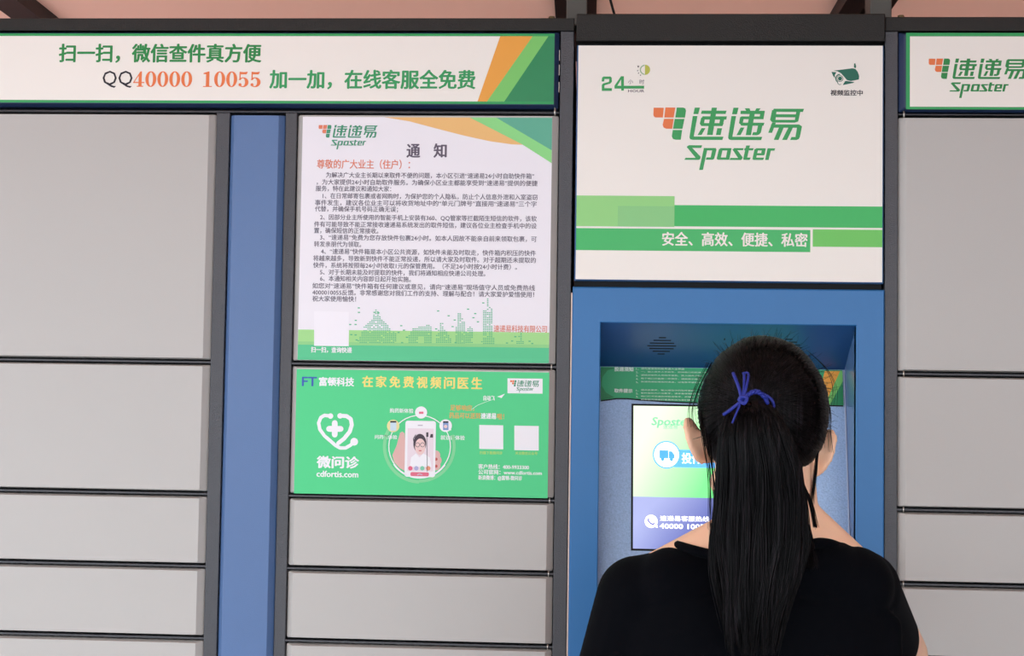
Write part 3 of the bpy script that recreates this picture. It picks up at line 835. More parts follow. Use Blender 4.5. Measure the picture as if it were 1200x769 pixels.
tower([(272, 1008, 1012), (320, 1006, 1014), (340, 995, 1030), (352, 985, 1035)], 272, 352, .1)
for x, y in ((102,150),(103,175),(85,220),(84,243),(340,250),(355,275),(325,288),(372,315),(345,345),(547,167),(606,194),(536,268),(628,255),(640,218),(715,157),(755,182),(745,205),(770,228),(800,122),(645,345),(980,312),(962,336),(933,347),(1060,337),(54,243),(60,300),(84,302),(190,175),(212,178),(90,330),(1075,350)):
    dash(x, y, 12, 6)
tag(sk.build('skyline_print', mat('print_skyline_green', (76, 186, 132), rough=.5), notice), kind='stuff')

# ---------------------------------------------------------------- clinic poster
CG = mat('print_clinic_green', (72, 212, 134), rough=.42)
clinic = sheet('clinic_poster', -0.4488, -0.0575, 1.2895, 1.4812, CG)
tag(clinic, 'green clinic advertising poster with phone in a ring and white heart stethoscope', 'poster')
CW = mat('print_poster_white', (246, 244, 246), rough=.45)
cz = YP - .0005
def cp(name, m, k, *polys, kind=None, px=True):
    mb = MB()
    for p in polys: mb.poly([at(*q_) for q_ in p] if px else p, cz - .0001 * k)
    o = mb.build(name, m, clinic)
    if len(polys) > 1 or kind: o['kind'] = 'stuff'
    return o
def ct(name, m, items, k=1, bold=.03):
    mb = MB()
    for s_, x0, yt, x1, yb_, kw in items: put_text(mb, s_, pbox(x0, yt, x1, yb_), cz - .0001 * k, **{**dict(bold=bold), **kw})
    return tag(mb.build(name, m, clinic), kind='stuff')
ct('lettering', mat('print_royal_blue', (40, 84, 176), rough=.4), [('FT', 355, 442, 372, 452.5, dict(cjk=False, bold=.03))])
ct('lettering', CW, [('富顿科技', 375, 443, 415.5, 452.5, {})], bold=.045)
ct('headline', mat('print_butter_yellow', (246, 226, 118), rough=.4), [(ch, 425.5 + i * 15.95, 441.5 + i * .2, 437.5 + i * 15.95, 453.5 + i * .35, {}) for i, ch in enumerate('在家免费视频问医生')], bold=.04)
ct('lettering', CW, [('微问诊', 372.5, 535.5, 421, 548.5, {})], bold=.05)
ct('lettering', CW, [('cdfortis.com', 372, 552, 420.5, 559, dict(cjk=False))], bold=.04)
# heart and stethoscope
q = zpt(335, 425, 4.6625)
mb = MB(); k_ = .00131 / 4.6625
stroke([q(*p) for p in ((248,292),(215,288),(195,300),(183,330),(190,365),(215,400),(250,430),(275,452),(300,466),(330,466),(355,452),(375,435))], 19 * k_, cz - .0001, mb)
stroke([q(*p) for p in ((300,290),(335,292),(358,308),(364,340),(352,378),(322,415),(290,440))], 22 * k_, cz - .00011, mb)
c = q(248, 292); disc(c[0], c[1], 15 * k_, cz - .00012, mb); c = q(300, 291); disc(c[0], c[1], 15 * k_, cz - .00012, mb); c = q(377, 432); disc(c[0], c[1], 21 * k_, cz - .00012, mb)
stroke([q(271, 330), q(271, 393)], 32 * k_, cz - .00013, mb); stroke([q(240, 362), q(303, 362)], 32 * k_, cz - .00013, mb)
tag(mb.build('stethoscope_emblem', CW, clinic), kind='stuff')
# card with mark
cp('logo_card', CW, 1, [(595, 443.5), (636, 444), (636, 461.5), (595, 461)])
put_logo(clinic, pbox(598, 446, 632, 460), cz - .0002, ORANGER, mat('print_faded_green', (0, 0, 0)))
# ring and phone
q = zpt(440, 465, 7.323); k_ = .00131 / 7.323
cx, cz_ = q(383, 425)
mb = MB(); ring(cx, cz_, 290 * k_, 318 * k_, cz - .0001, mb, 150, 270); ring(cx, cz_, 285 * k_, 310 * k_, cz - .0001, mb, -90, 20)
tag(mb.build('halo_ring', mat('print_halo_green', (128, 216, 150), rough=.4), clinic), kind='stuff')
hand = mat('print_skin', (226, 180, 172), rough=.5)
cp('thumb_print', hand, 2, [q(*p) for p in ((215,310),(235,298),(255,315),(262,400),(262,640),(210,610),(165,560),(150,500),(185,420))], px=False)
mb = MB()
for x_, y_, r_ in ((520,500,40),(530,545,42),(520,590,42)):
    c = q(x_, y_); disc(c[0], c[1], r_ * k_, cz - .0002, mb)
tag(mb.build('finger_print', hand, clinic), kind='stuff')
mb = MB()
for y_ in (535, 595):
    c = q(524, y_); disc(c[0], c[1], 13 * k_, cz - .0003, mb)
tag(mb.build('nail_print', mat('print_nail_red', (196, 72, 66), rough=.4), clinic), kind='stuff')
def rr(x0, y0, x1, y1, r):
    a, b = q(x0, y0), q(x1, y1)
    return rrect(a[0], b[0], b[1], a[1], r * k_)
cp('phone_print', CW, 4, rr(262, 205, 515, 690, 22), px=False)
cp('phone_picture', mat('print_phone_blush', (238, 222, 228), rough=.45), 5, rr(282, 270, 498, 640, 3), px=False)
mb = MB(); ring(cx, cz_, 262 * k_, 270 * k_, cz - .0006, mb)
ring(cx, cz_, 266 * k_, 276 * k_, cz - .0006, mb, 215, 325)
tag(mb.build('white_ring', CW, clinic), kind='stuff')
mb = MB(); mb.poly([q(*p) for p in ((262,668),(285,685),(330,700),(383,706),(440,700),(490,682),(515,665),(515,730),(383,750),(262,730))], cz - .0004)
mb2 = MB()
# portrait
hair = mat('print_hair_brown', (62, 46, 58), rough=.5)
c = q(385, 400); mb = MB(); disc(c[0], c[1], 56 * k_, cz - .0006, mb, rz=82 * k_); mb.build('portrait_hair', hair, clinic)
c = q(388, 428); mb = MB(); disc(c[0], c[1], 45 * k_, cz - .0007, mb, rz=70 * k_); mb.build('portrait_face', mat('print_face', (240, 206, 200), rough=.5), clinic)
cp('portrait_coat', CW, 6, [q(*p) for p in ((352,485),(383,520),(415,485),(470,520),(485,600),(300,600),(310,520))], px=False)
mb = MB()
for x_ in (366, 408):
    c = q(x_, 412); ring(c[0], c[1], 16 * k_, 20 * k_, cz - .0008, mb, n=16)
stroke([q(335, 395), q(330, 360), q(350, 328)], 7 * k_, cz - .0008, mb)
stroke([q(445, 350), q(448, 640)], 4 * k_, cz - .0008, mb)
mb.poly([q(440, 305), q(458, 305), q(458, 345), q(440, 345)], cz - .0008); mb.poly([q(478, 320), q(498, 320), q(498, 350), q(470, 350)], cz - .0008)
tag(mb.build('portrait_glasses', hair, clinic), kind='stuff')
mb = MB(); c = q(388, 462); disc(c[0], c[1], 14 * k_, cz - .0008, mb, rz=5 * k_); mb.build('portrait_lips', mat('print_lips', (206, 90, 96), rough=.5), clinic)
for (x_, col_) in ((304, (232, 96, 128)), (355, (176, 176, 214)), (406, (128, 206, 170)), (457, (234, 150, 110))):
    c = q(x_, 613); mb = MB(); disc(c[0], c[1], 19 * k_, cz - .0007, mb); mb.build('app_icon_print', mat('print_icon_%d_tone' % x_, col_, rough=.5), clinic)
cp('call_bar_print', mat('print_rose', (226, 106, 130), rough=.5), 7, rr(305, 645, 462, 682, 12), px=False)
mb = MB(); stroke([q(365, 668), q(385, 660), q(403, 668)], 8 * k_, cz - .0008, mb); mb.poly([q(368, 240), q(410, 240), q(410, 250), q(368, 250)], cz - .0008)
tag(mb.build('handset_print', mat('print_grey_white', (200, 190, 200), rough=.5), clinic), kind='stuff')
for (x_, y_, r_, m_) in ((396, 135, 52, CW), (157, 250, 54, mat('print_cream_yellow', (236, 226, 160), rough=.5)), (606, 248, 54, CW)):
    c = q(x_, y_); mb = MB(); disc(c[0], c[1], r_ * k_, cz - .0007, mb); mb.build('badge_disc', m_, clinic)
mb = MB(); mb.poly([q(378, 128), q(416, 128), q(416, 147), q(378, 147)], cz - .0009); mb.build('badge_pill_print', mat('print_rose', (0, 0, 0)), clinic)
mb = MB(); mb.poly([q(132, 208), q(184, 208), q(184, 292), q(132, 292)], cz - .0009); mb.build('badge_phone_print', mat('print_pale_blue', (206, 226, 236), rough=.5), clinic)
mb = MB(); mb.poly([q(132, 208), q(184, 208), q(184, 222), q(132, 222)], cz - .0010); mb.poly([q(584, 210), q(630, 210), q(630, 224), q(584, 224)], cz - .0010)
tag(mb.build('badge_dark_bar', INK, clinic), kind='stuff')
mb = MB(); mb.poly([q(584, 224), q(630, 224), q(630, 286), q(584, 286)], cz - .0009); mb.build('badge_picture_print', mat('print_dusky_blue', (132, 160, 206), rough=.5), clinic)
c = q(606, 255); mb = MB(); disc(c[0], c[1], 15 * k_, cz - .0010, mb); mb.build('badge_face_print', mat('print_face', (0, 0, 0)), clinic)
mb = MB(); mb.poly([q(636, 250), q(656, 285), q(610, 300)], cz - .0008); mb.build('badge_tail_print', CW, clinic)
ct('caption_lettering', CW, [('购药新体验', 457.5, 479, 485, 484, {}), ('问药新体验', 440, 510, 466, 514.5, {}), ('就诊新体验', 517, 510.5, 545, 515.5, {})], bold=.02)
ct('caption_lettering', mat('print_amber', (234, 170, 84), rough=.5), [('足够响应，', 528, 475, 556, 481.5, {}), ('药品可以送到', 527, 484, 563, 490.5, {}), ('啦！', 583, 485, 591, 491.5, {})], bold=.02)
ct('caption_lettering', CW, [('速递易', 564, 484.5, 581.5, 491, {})], bold=.04)
ct('caption_lettering', CW, [('自动飞', 567, 464, 580, 469.5, {})], bold=.03)
mb = MB(); mb.poly([at(*p) for p in ((583, 465), (592, 461.5), (588, 466.5))], cz - .0001)
stroke([at(*p) for p in ((553, 480), (560, 475), (570, 471), (580, 467.5))], .0005, cz - .0001, mb)
tag(mb.build('arrow_print', CW, clinic), kind='stuff')
cp('blank_label', CW, 1, [(562, 498), (590, 498.5), (590, 526.5), (562, 526)])
cp('blank_label', CW, 1, [(603, 498.8), (631.5, 499.3), (631.5, 528), (603, 527.5)])
ct('caption_lettering', mat('print_lime_yellow', (190, 222, 110), rough=.5), [('扫描下载微问诊', 562.5, 529, 589, 532.5, {}), ('关注微信公众号', 604, 529.5, 630, 533, {})], bold=.02)
ct('contact_lettering', CW, [('客户热线：400-9933300', 561, 544.5, 620, 549.8, {}), ('公司官网：www.cdfortis.com', 561, 551, 635, 556.3, {}), ('新浪微博：@富顿-微问诊', 561, 557.5, 612, 562.5, {})], bold=.03)

# ---------------------------------------------------------------- canopy above
can = tag(empty('canopy', (-0.1, -0.2, 2.3)), 'pink-lined canopy with dark beams and grey posts above the cabinets', 'canopy')
CZ0, CS = 2.235, 0.035      # underside height at Y = 0.6 and rise toward the front
def cz_at(y): return CZ0 + (0.6 - y) * CS
mb = MB(); slab(mb, (-2.6, 0.88, cz_at(0.88)), (2.4, 0.88, cz_at(0.88)), (2.4, -3.9, cz_at(-3.9)), (-2.6, -3.9, cz_at(-3.9)), -0.02)
mb.build('roof_panel', PINK, can)
BEAM = mat('black_beam_paint', (34, 30, 30), rough=.6)
def beam(x0, x1, h=0.05):
    mb = MB()
    ys_ = (0.86, -3.85)
    vs = []
    for y in ys_:
        z = cz_at(y); vs += [(x0, y, z - h), (x1, y, z - h), (x1, y, z - .001), (x0, y, z - .001)]
    mb.add(vs, [(0, 1, 2, 3), (7, 6, 5, 4), (0, 4, 5, 1), (1, 5, 6, 2), (2, 6, 7, 3), (3, 7, 4, 0)])
    return mb.build('beam', BEAM, can)
beam(-1.165, -1.105); beam(-0.070, 0.010); beam(0.475, 0.515); beam(.53, .57)
POST = mat('grey_post_paint', (84, 82, 76), rough=.5)
for x0, x1, z0 in ((-0.040, -0.007, 2.0381), (0.4400, 0.4740, 2.0346)):
    mb = MB(); mb.bbox(x0, x1, 0.06, 0.10, z0, cz_at(.08) - .012, .002); mb.build('post', POST, can)
mb = MB()
mb.tube([(0.022 + .05 * t, 0.20 + .05 * t, 2.16 - 0.122 * t - .02 * math.sin(math.pi * t)) for t in np.linspace(-.9, 1, 16)], 0.0022, 8)
tag(mb.build('cable', BLACK, smooth=True), 'black cable dropping behind the header of the blue terminal', 'cable')

# ---------------------------------------------------------------- person seen from behind
def remeshed(name, mb, m, parent, voxel=0.004, smooth=6, cut=None, sub=0):
    tmp = bpy.data.objects.new('tmp', mb.mesh('tmp', m))
    COL.objects.link(tmp)
    r = tmp.modifiers.new('r', 'REMESH'); r.mode = 'VOXEL'; r.voxel_size = voxel; r.use_smooth_shade = True
    s_ = tmp.modifiers.new('s', 'SMOOTH'); s_.factor = 0.6; s_.iterations = smooth
    bpy.context.view_layer.update()
    me = bpy.data.meshes.new_from_object(tmp.evaluated_get(bpy.context.evaluated_depsgraph_get()))
    bpy.data.objects.remove(tmp)
    me.name = name
    me.materials.clear(); me.materials.append(m)
    me.polygons.foreach_set('use_smooth', [True] * len(me.polygons))
    o = bpy.data.objects.new(name, me); COL.objects.link(o)
    if parent:
        o.parent = parent; o.matrix_parent_inverse = Matrix.Translation(-world_loc(parent))
    return o
def skin_mat():
    m = mat('warm_skin', (255, 202, 168), rough=0.5, bump=0.12, bscale=500, mottle=0.06, mscale=30)
    b = m.node_tree.nodes['Principled BSDF']
    b.inputs['Subsurface Weight'].default_value = 0.12
    b.inputs['Subsurface Radius'].default_value = (0.012, 0.004, 0.002)
    return m
SKIN = skin_mat()
person = tag(empty('person', (0.205, -0.45, 0)), 'person in a black t-shirt seen from behind, long black ponytail tied with blue cord', 'person')
EL_R, EL_L = (0.423, -0.235, 1.112), (0.030, -0.435, 0.955)
b = MB()
b.ellipsoid((.211, -.447, 1.428), (.070, .089, .083))
b.ellipsoid((.212, -.405, 1.372), (.054, .060, .070))
b.capsule((.212, -.375, 1.325), .022, (.212, -.365, 1.330), .020)             # chin
b.capsule((.175, -.42, 1.345), .024, (.205, -.375, 1.325), .020); b.capsule((.249, -.42, 1.345), .024, (.219, -.375, 1.325), .020)
b.capsule((.212, -.352, 1.415), .008, (.212, -.336, 1.385), .010); b.capsule((.203, -.342, 1.382), .007, (.221, -.342, 1.382), .007)   # nose
b.capsule((.194, -.355, 1.352), .006, (.230, -.355, 1.352), .006); b.capsule((.198, -.354, 1.344), .006, (.226, -.354, 1.344), .006)   # lips
b.capsule((.178, -.358, 1.424), .009, (.200, -.352, 1.426), .008); b.capsule((.224, -.352, 1.426), .008, (.246, -.358, 1.424), .009)   # brow ridge
for sgn, ex, ez in ((-1, .1325, 1.396), (1, .2825, 1.384)):                   # ears
    R = Matrix.Rotation(math.radians(20 * sgn), 3, 'Y') @ Matrix.Rotation(math.radians(28 * sgn), 3, 'Z')
    c = Vector((ex, -.440, ez))
    b.ellipsoid(c, (.0068, .0155, .0275), 16, 12, R)
    rim = [c + R @ Vector((.002 * sgn, -.0155 * math.sin(t), .0270 * math.cos(t))) for t in np.linspace(-.6, 3.0, 12)]
    for p, q_ in zip(rim[:-1], rim[1:]): b.capsule(p, .0042, q_, .0042, 8)
    b.capsule(c + R @ Vector((0, .004, -.020)), .008, c + R @ Vector((-.003 * sgn, .006, -.027)), .006, 10)
    b.capsule(c, .012, (ex - sgn * .018, -.432, ez - .004), .014, 12)
b.stack([(1.20, .213, -.455, .070, .058), (1.26, .214, -.456, .064, .056), (1.30, .215, -.456, .0615, .055), (1.34, .215, -.452, .059, .056), (1.39, .213, -.445, .056, .060)])
b.capsule((.185, -.462, 1.272), .044, (.070, -.455, 1.212), .040); b.capsule((.180, -.46, 1.287), .028, (.11, -.46, 1.238), .028)
b.capsule((.250, -.462, 1.276), .044, (.325, -.445, 1.222), .044); b.capsule((.252, -.46, 1.303), .030, (.318, -.45, 1.243), .030)
b.stack([(1.25, .21, -.45, .06, .04), (1.20, .205, -.45, .135, .072), (1.10, .205, -.45, .140, .085), (.98, .205, -.445, .118, .080), (.86, .205, -.45, .140, .090), (.78, .205, -.45, .150, .095)])
def arm(sh, el, wr):
    b.capsule(sh, .042, el, .034); b.capsule(el, .035, wr, .0235, fx=.92)
def hand(wr, tip_dir, normal, curls, touch=None):
    d = Vector(tip_dir).normalized(); n = Vector(normal); n = (n - d * n.dot(d)).normalized(); s_ = d.cross(n)
    wr = Vector(wr)
    for k, off in enumerate((-.027, -.009, .009, .027)):                       # palm bones
        b.capsule(wr + d * .005 + s_ * off * .5, .0125, wr + d * (.078, .084, .082, .074)[k] + s_ * off, .0105, 12)
    for k, (off, L) in enumerate(zip((-.027, -.009, .009, .027), (.068, .076, .071, .056))):
        p = wr + d * (.080, .086, .083, .075)[k] + s_ * off
        ang = 0.15
        for j, fr in enumerate((.42, .32, .26)):
            ang += curls[k] * (1.0, 1.15, .8)[j]
            dd = d * math.cos(ang) + n * math.sin(ang) + s_ * off * 1.5 * (1 - .3 * j)
            q2 = p + dd.normalized() * L * fr
            b.capsule(p, (.0085, .0078, .0072)[j], q2, (.0078, .0072, .0062)[j], 10); p = q2
    p = wr + d * .022 - s_ * .020
    for j, fr in enumerate((.4, .34, .26)):                                    # thumb from the side of the palm
        dd = (d * (.55 + .2 * j) - s_ * (.75 - .25 * j) + n * .35).normalized()
        q2 = p + dd * .085 * fr
        b.capsule(p, (.0135, .0100, .0088)[j], q2, (.0100, .0088, .0070)[j], 10); p = q2
tipR = Vector((.250, .040, 1.248)); e = Vector(EL_R); dR = (tipR - e).normalized()
WR = e + dR * .205
arm((.333, -.435, 1.215), EL_R, WR)
hand(WR, dR, (-.1, .35, -1), (.10, .75, .85, .9))
WL = (.055, -.270, .865)
arm((.062, -.452, 1.20), EL_L, WL)
hand(WL, (.12, .9, -.35), (.3, -.2, -1), (.25, .3, .32, .35))
for sx, fx_ in ((.145, .135), (.268, .278)):
    b.capsule((sx, -.45, .80), .078, (fx_, -.445, .43), .046); b.capsule((fx_, -.445, .43), .046, (fx_, -.455, .10), .032)
    b.capsule((fx_, -.46, .055), .032, (fx_, -.33, .032), .024)
body = remeshed('body', b, SKIN, person, voxel=0.0034, smooth=4)
eyew = mat('eye_white', (236, 232, 228), rough=.2)
for x in (.188, .236):
    mb = MB(); mb.ellipsoid((x, -.361, 1.405), (.0115, .0115, .0085), 14, 10); ey = mb.build('eye', eyew, body, smooth=True)
    mb = MB(); mb.ellipsoid((x, -.3515, 1.404), (.0048, .0026, .0048), 12, 8); mb.build('iris', BLACK, ey, smooth=True)
    mb = MB(); mb.tube([(x - .014, -.356, 1.421), (x, -.3495, 1.4255), (x + .014, -.356, 1.421)], [.0012, .0024, .0012], 6); mb.build('eyebrow', BLACK, body, smooth=True)
# shirt
SHIRT = mat('black_cotton_knit', (5, 6, 10), rough=0.85, bump=0.25, bscale=1400, spec=.05)
nt = SHIRT.node_tree
SHIRT.node_tree.nodes['Principled BSDF'].inputs['Sheen Weight'].default_value = 0.01
b = MB()
b.stack([(1.236, .205, -.452, .11, .050), (1.215, .203, -.452, .148, .078), (1.18, .203, -.450, .166, .092), (1.12, .203, -.450, .170, .100), (1.02, .203, -.450, .165, .104), (.90, .204, -.450, .168, .108), (.76, .205, -.450, .182, .118)], p=2.4)
b.capsule((.150, -.462, 1.232), .046, (.064, -.452, 1.208), .049)
b.capsule((.265, -.462, 1.236), .046, (.328, -.442, 1.222), .048)
b.capsule((.105, -.472, 1.226), .046, (.315, -.468, 1.230), .047); b.capsule((.262, -.480, 1.240), .044, (.284, -.476, 1.242), .044)
b.capsule((.064, -.452, 1.208), .050, (.034, -.438, 1.045), .060)
b.capsule((.328, -.442, 1.218), .048, (.372, -.325, 1.146), .053)
# soft folds running from the shoulders down the back
for (x0, z0, x1, z1, r) in ((.055, 1.17, .10, 1.02, .012), (.075, 1.19, .115, 1.06, .010), (.040, 1.15, .075, 1.03, .012), (.335, 1.17, .30, 1.04, .012), (.355, 1.19, .345, 1.08, .012), (.30, 1.20, .285, 1.10, .009), (.13, 1.15, .15, .98, .010)):
    b.capsule((x0, -.505 if .09 < x0 < .32 else -.487, z0), r, (x1, -.548, z1), r * 1.2, 12)
shirt = remeshed('t_shirt', b, SHIRT, person, voxel=0.0042, smooth=8)
mb = MB(); path = []
ctrl = [(.205, -.514, 1.262), (.150, -.506, 1.266), (.112, -.478, 1.272), (.122, -.440, 1.268), (.165, -.400, 1.245), (.212, -.390, 1.236), (.262, -.400, 1.246), (.302, -.435, 1.270), (.300, -.474, 1.274), (.280, -.497, 1.281), (.262, -.507, 1.281), (.245, -.513, 1.268), (.205, -.514, 1.262)]
for i in range(len(ctrl) - 1):
    P0, P1, P2, P3 = [Vector(ctrl[j]) for j in ((i - 1) % 12, i, i + 1, (i + 2) % 12 if i + 2 > 12 else i + 2)]
    for t in np.linspace(0, 1, 6)[:-1]:
        path.append(.5 * ((2 * P1) + (-P0 + P2) * t + (2 * P0 - 5 * P1 + 4 * P2 - P3) * t * t + (-P0 + 3 * P1 - 3 * P2 + P3) * t ** 3))
path.append(path[0])
mb.tube(path, .0062, 10); mb.build('collar', SHIRT, shirt, smooth=True)
b = MB()
DEN = mat('dark_denim', (34, 40, 58), rough=.85, bump=.3, bscale=900)
b.stack([(.90, .205, -.45, .135, .090), (.86, .205, -.45, .158, .105), (.80, .205, -.45, .168, .112), (.74, .205, -.45, .160, .105)])
for sx, fx_ in ((.140, .133), (.270, .280)):
    b.capsule((sx, -.45, .77), .086, (fx_, -.445, .43), .062); b.capsule((fx_, -.445, .43), .060, (fx_, -.455, .12), .048)
remeshed('trousers', b, DEN, person, voxel=0.007, smooth=6)
SHOE = mat('white_canvas', (220, 218, 214), rough=.7)
for fx_ in (.133, .280):
    b = MB(); b.stack([(0, fx_, -.395, .040, .122), (.02, fx_, -.395, .042, .124), (.04, fx_, -.400, .040, .116), (.065, fx_, -.43, .036, .078), (.09, fx_, -.450, .036, .050)])
    b.build('shoe', SHOE, person, smooth=True)

# hair
def hair_mat():
    m = mat('black_hair', (5, 4, 4), rough=0.4, spec=0.13)
    return m
HAIR = hair_mat()
nt = HAIR.node_tree
_tc = nt.nodes.new('ShaderNodeTexCoord'); _mp = nt.nodes.new('ShaderNodeMapping'); _mp.inputs['Scale'].default_value = (420, 260, 6)
_nz = nt.nodes.new('ShaderNodeTexNoise'); _nz.inputs['Scale'].default_value = 1.0; _cr = nt.nodes.new('ShaderNodeValToRGB')
_cr.color_ramp.elements[0].position = .5; _cr.color_ramp.elements[0].color = (.0016, .0012, .0013, 1); _cr.color_ramp.elements[1].position = .72; _cr.color_ramp.elements[1].color = (.022, .017, .020, 1)  # lighter stop paints highlight streaks into the black hair
nt.links.new(_tc.outputs['Object'], _mp.inputs[0]); nt.links.new(_mp.outputs[0], _nz.inputs['Vector']); nt.links.new(_nz.outputs['Fac'], _cr.inputs[0]); nt.links.new(_cr.outputs[0], nt.nodes['Principled BSDF'].inputs['Base Color'])
rs = np.random.RandomState(11)
HC, HR = np.array((.211, -.447, 1.432)), np.array((.0755, .096, .0885))
tie_dir = np.array((-.27, -.94, .15)); tie_dir /= np.linalg.norm(tie_dir)
TIE = HC + tie_dir * HR * 1.03
def strands(name, paths, rads, m, parent, kind='stuff'):
    """thin three-sided hairs, one mesh; paths (N, K, 3), rads (N, K)"""
    P = np.asarray(paths); N, K, _ = P.shape
    R_ = np.asarray(rads)
    T = np.gradient(P, axis=1); T /= np.linalg.norm(T, axis=2, keepdims=True) + 1e-9
    ref = np.where(np.abs(T[..., 1:2]) < .8, np.array((0, 1., 0)), np.array((1., 0, 0)))
    A = np.cross(T, ref); A /= np.linalg.norm(A, axis=2, keepdims=True) + 1e-9
    B_ = np.cross(T, A)
    V = np.stack([P + R_[..., None] * (A * math.cos(t) + B_ * math.sin(t)) for t in (0, 2.0944, 4.18879)], axis=2).reshape(-1, 3)
    idx = np.arange(N)[:, None, None] * K * 3 + np.arange(K - 1)[None, :, None] * 3
    j = np.arange(3)[None, None, :]; j2 = (j + 1) % 3
    F = np.stack([idx + j, idx + j2, idx + 3 + j2, idx + 3 + j], axis=-1).reshape(-1, 4)
    me = bpy.data.meshes.new(name)
    me.vertices.add(len(V)); me.vertices.foreach_set('co', V.ravel())
    me.loops.add(F.size); me.loops.foreach_set('vertex_index', F.ravel().astype(np.int32))
    me.polygons.add(len(F)); me.polygons.foreach_set('loop_start', np.arange(0, F.size, 4, dtype=np.int32))
    me.polygons.foreach_set('use_smooth', np.ones(len(F), dtype=bool))
    me.update(calc_edges=True); me.validate()
    me.materials.append(m)
    o = bpy.data.objects.new(name, me); COL.objects.link(o)
    o.parent = parent; o.matrix_parent_inverse = Matrix.Translation(-world_loc(parent))
    if kind: o['kind'] = kind
    return o
def in_face(d):
    return d[1] > .38 and d[2] < .62
# cap under the strands
mb = MB(); mb.ellipsoid(HC, HR * .99, 64, 44)
cap = MB(); cap.v = mb.v
for f_ in mb.f:
    c = sum((np.array(mb.v[i]) for i in f_), np.zeros(3)) / len(f_); d = (c - HC) / HR
    if not in_face(d): cap.f.append(f_)
cap.mi = [0] * len(cap.f)
hairo = cap.build('hair', HAIR, person, smooth=True)
def slerp(a, c, t):
    w = math.acos(max(-1, min(1, float(a @ c))))
    return (np.sin((1 - t) * w)[:, None] * a + np.sin(t * w)[:, None] * c) / math.sin(w)
K = 14; tt = np.linspace(0, 1, K); paths = []; rads = []
while len(paths) < 3400:
    d = rs.normal(size=3); d /= np.linalg.norm(d)
    if in_face(d) or d @ tie_dir > .82: continue
    if d @ tie_dir > .45 and rs.rand() < .5: continue
    tgt = tie_dir + rs.normal(size=3) * .05; tgt /= np.linalg.norm(tgt)
    q3 = slerp(d, tgt, tt)
    clump = .006 * math.sin(9 * math.atan2(d[0], d[2]) + 2)
    lift = 1.0 + rs.rand() * .018 + clump + .012 * np.sin(np.pi * tt) * rs.rand()
    paths.append(HC + q3 * HR * (lift[:, None] if hasattr(lift, '__len__') else lift)); rads.append(np.full(K, .00055))
strands('hair_strands', paths, rads, HAIR, hairo)
# short broken hairs standing off the crown and sides
paths = []; rads = []
for _ in range(420):
    a = rs.uniform(-.35, math.pi + .35); d = np.array((math.cos(a), rs.uniform(-.75, .3), math.sin(a))); d /= np.linalg.norm(d)
    if in_face(d): continue
    tgt = slerp(d, tie_dir, np.array([0, .25]))[1]
    L = rs.uniform(.006, .024) * (1.0 if d[2] > .2 else .7)
    tang = (tgt - d) * rs.choice((-1, 1)); tang /= np.linalg.norm(tang)
    p0 = HC + d * HR * 1.0; nrm = d / np.linalg.norm(d)
    s_ = np.linspace(0, 1, 6)[:, None]
    paths.append(p0 + tang * L * s_ * 1.2 + nrm * L * (s_ * rs.uniform(.25, .8) - .25 * s_ ** 2) + rs.normal(size=3) * .004 * s_ ** 2)
    rads.append(.00030 * (1 - .6 * s_[:, 0]))
strands('flyaway_hair', paths, rads, HAIR, hairo)
# long loose hairs by the ears
def loose(ctrls, n, spread, r=.00035, kk=16, name='loose_hair'):
    C_ = np.array(ctrls); t = np.linspace(0, len(C_) - 1, kk); out = []; rr_ = []
    for _ in range(n):
        off = rs.normal(size=3) * spread * np.array((1, .6, .3)); grow = rs.normal(size=3) * spread * np.array((1.2, .6, .6))
        P = []
        for u_ in t:
            i = min(int(u_), len(C_) - 2); f_ = u_ - i
            g = lambda k: C_[max(0, min(len(C_) - 1, k))]
            p0, p1, p2, p3 = g(i - 1), g(i), g(i + 1), g(i + 2)
            P.append(.5 * (2 * p1 + (p2 - p0) * f_ + (2 * p0 - 5 * p1 + 4 * p2 - p3) * f_ ** 2 + (3 * p1 - p0 - 3 * p2 + p3) * f_ ** 3) + off * .5 + grow * (u_ / (len(C_) - 1)) ** 1.5)
        out.append(P); rr_.append(np.full(kk, r) * (1 - .5 * (t / t[-1]) ** 3))
    return strands(name, out, rr_, HAIR, hairo)
def w3(px, py, Y): X, Z = at(px, py, Y); return (X, Y, Z)
loose([w3(833, 425, -.45), w3(818, 455, -.46), w3(811, 480, -.465), w3(812, 500, -.47)], 9, .003)
loose([w3(822, 470, -.46), w3(824, 510, -.48), w3(831, 560, -.50), w3(832, 620, -.51)], 12, .003)
loose([w3(826, 480, -.47), w3(833, 530, -.49), w3(838, 580, -.51), w3(840, 650, -.55)], 16, .0035)
loose([w3(960, 440, -.45), w3(972, 480, -.455), w3(972, 505, -.46), w3(974, 530, -.46)], 5, .002)
loose([w3(945, 410, -.45), w3(968, 432, -.45), w3(978, 455, -.455), w3(976, 478, -.46)], 4, .003)
loose([w3(962, 490, -.47), w3(958, 530, -.48), w3(955, 560, -.485), w3(951, 592, -.49)], 26, .0012)
loose([w3(925, 520, -.51), w3(938, 560, -.515), w3(950, 590, -.52), w3(956, 618, -.527)], 60, .0012, name='loose_lock')
loose([w3(932, 560, -.51), w3(936, 590, -.52), w3(945, 625, -.53), w3(950, 665, -.545)], 110, .0030, name='loose_lock')
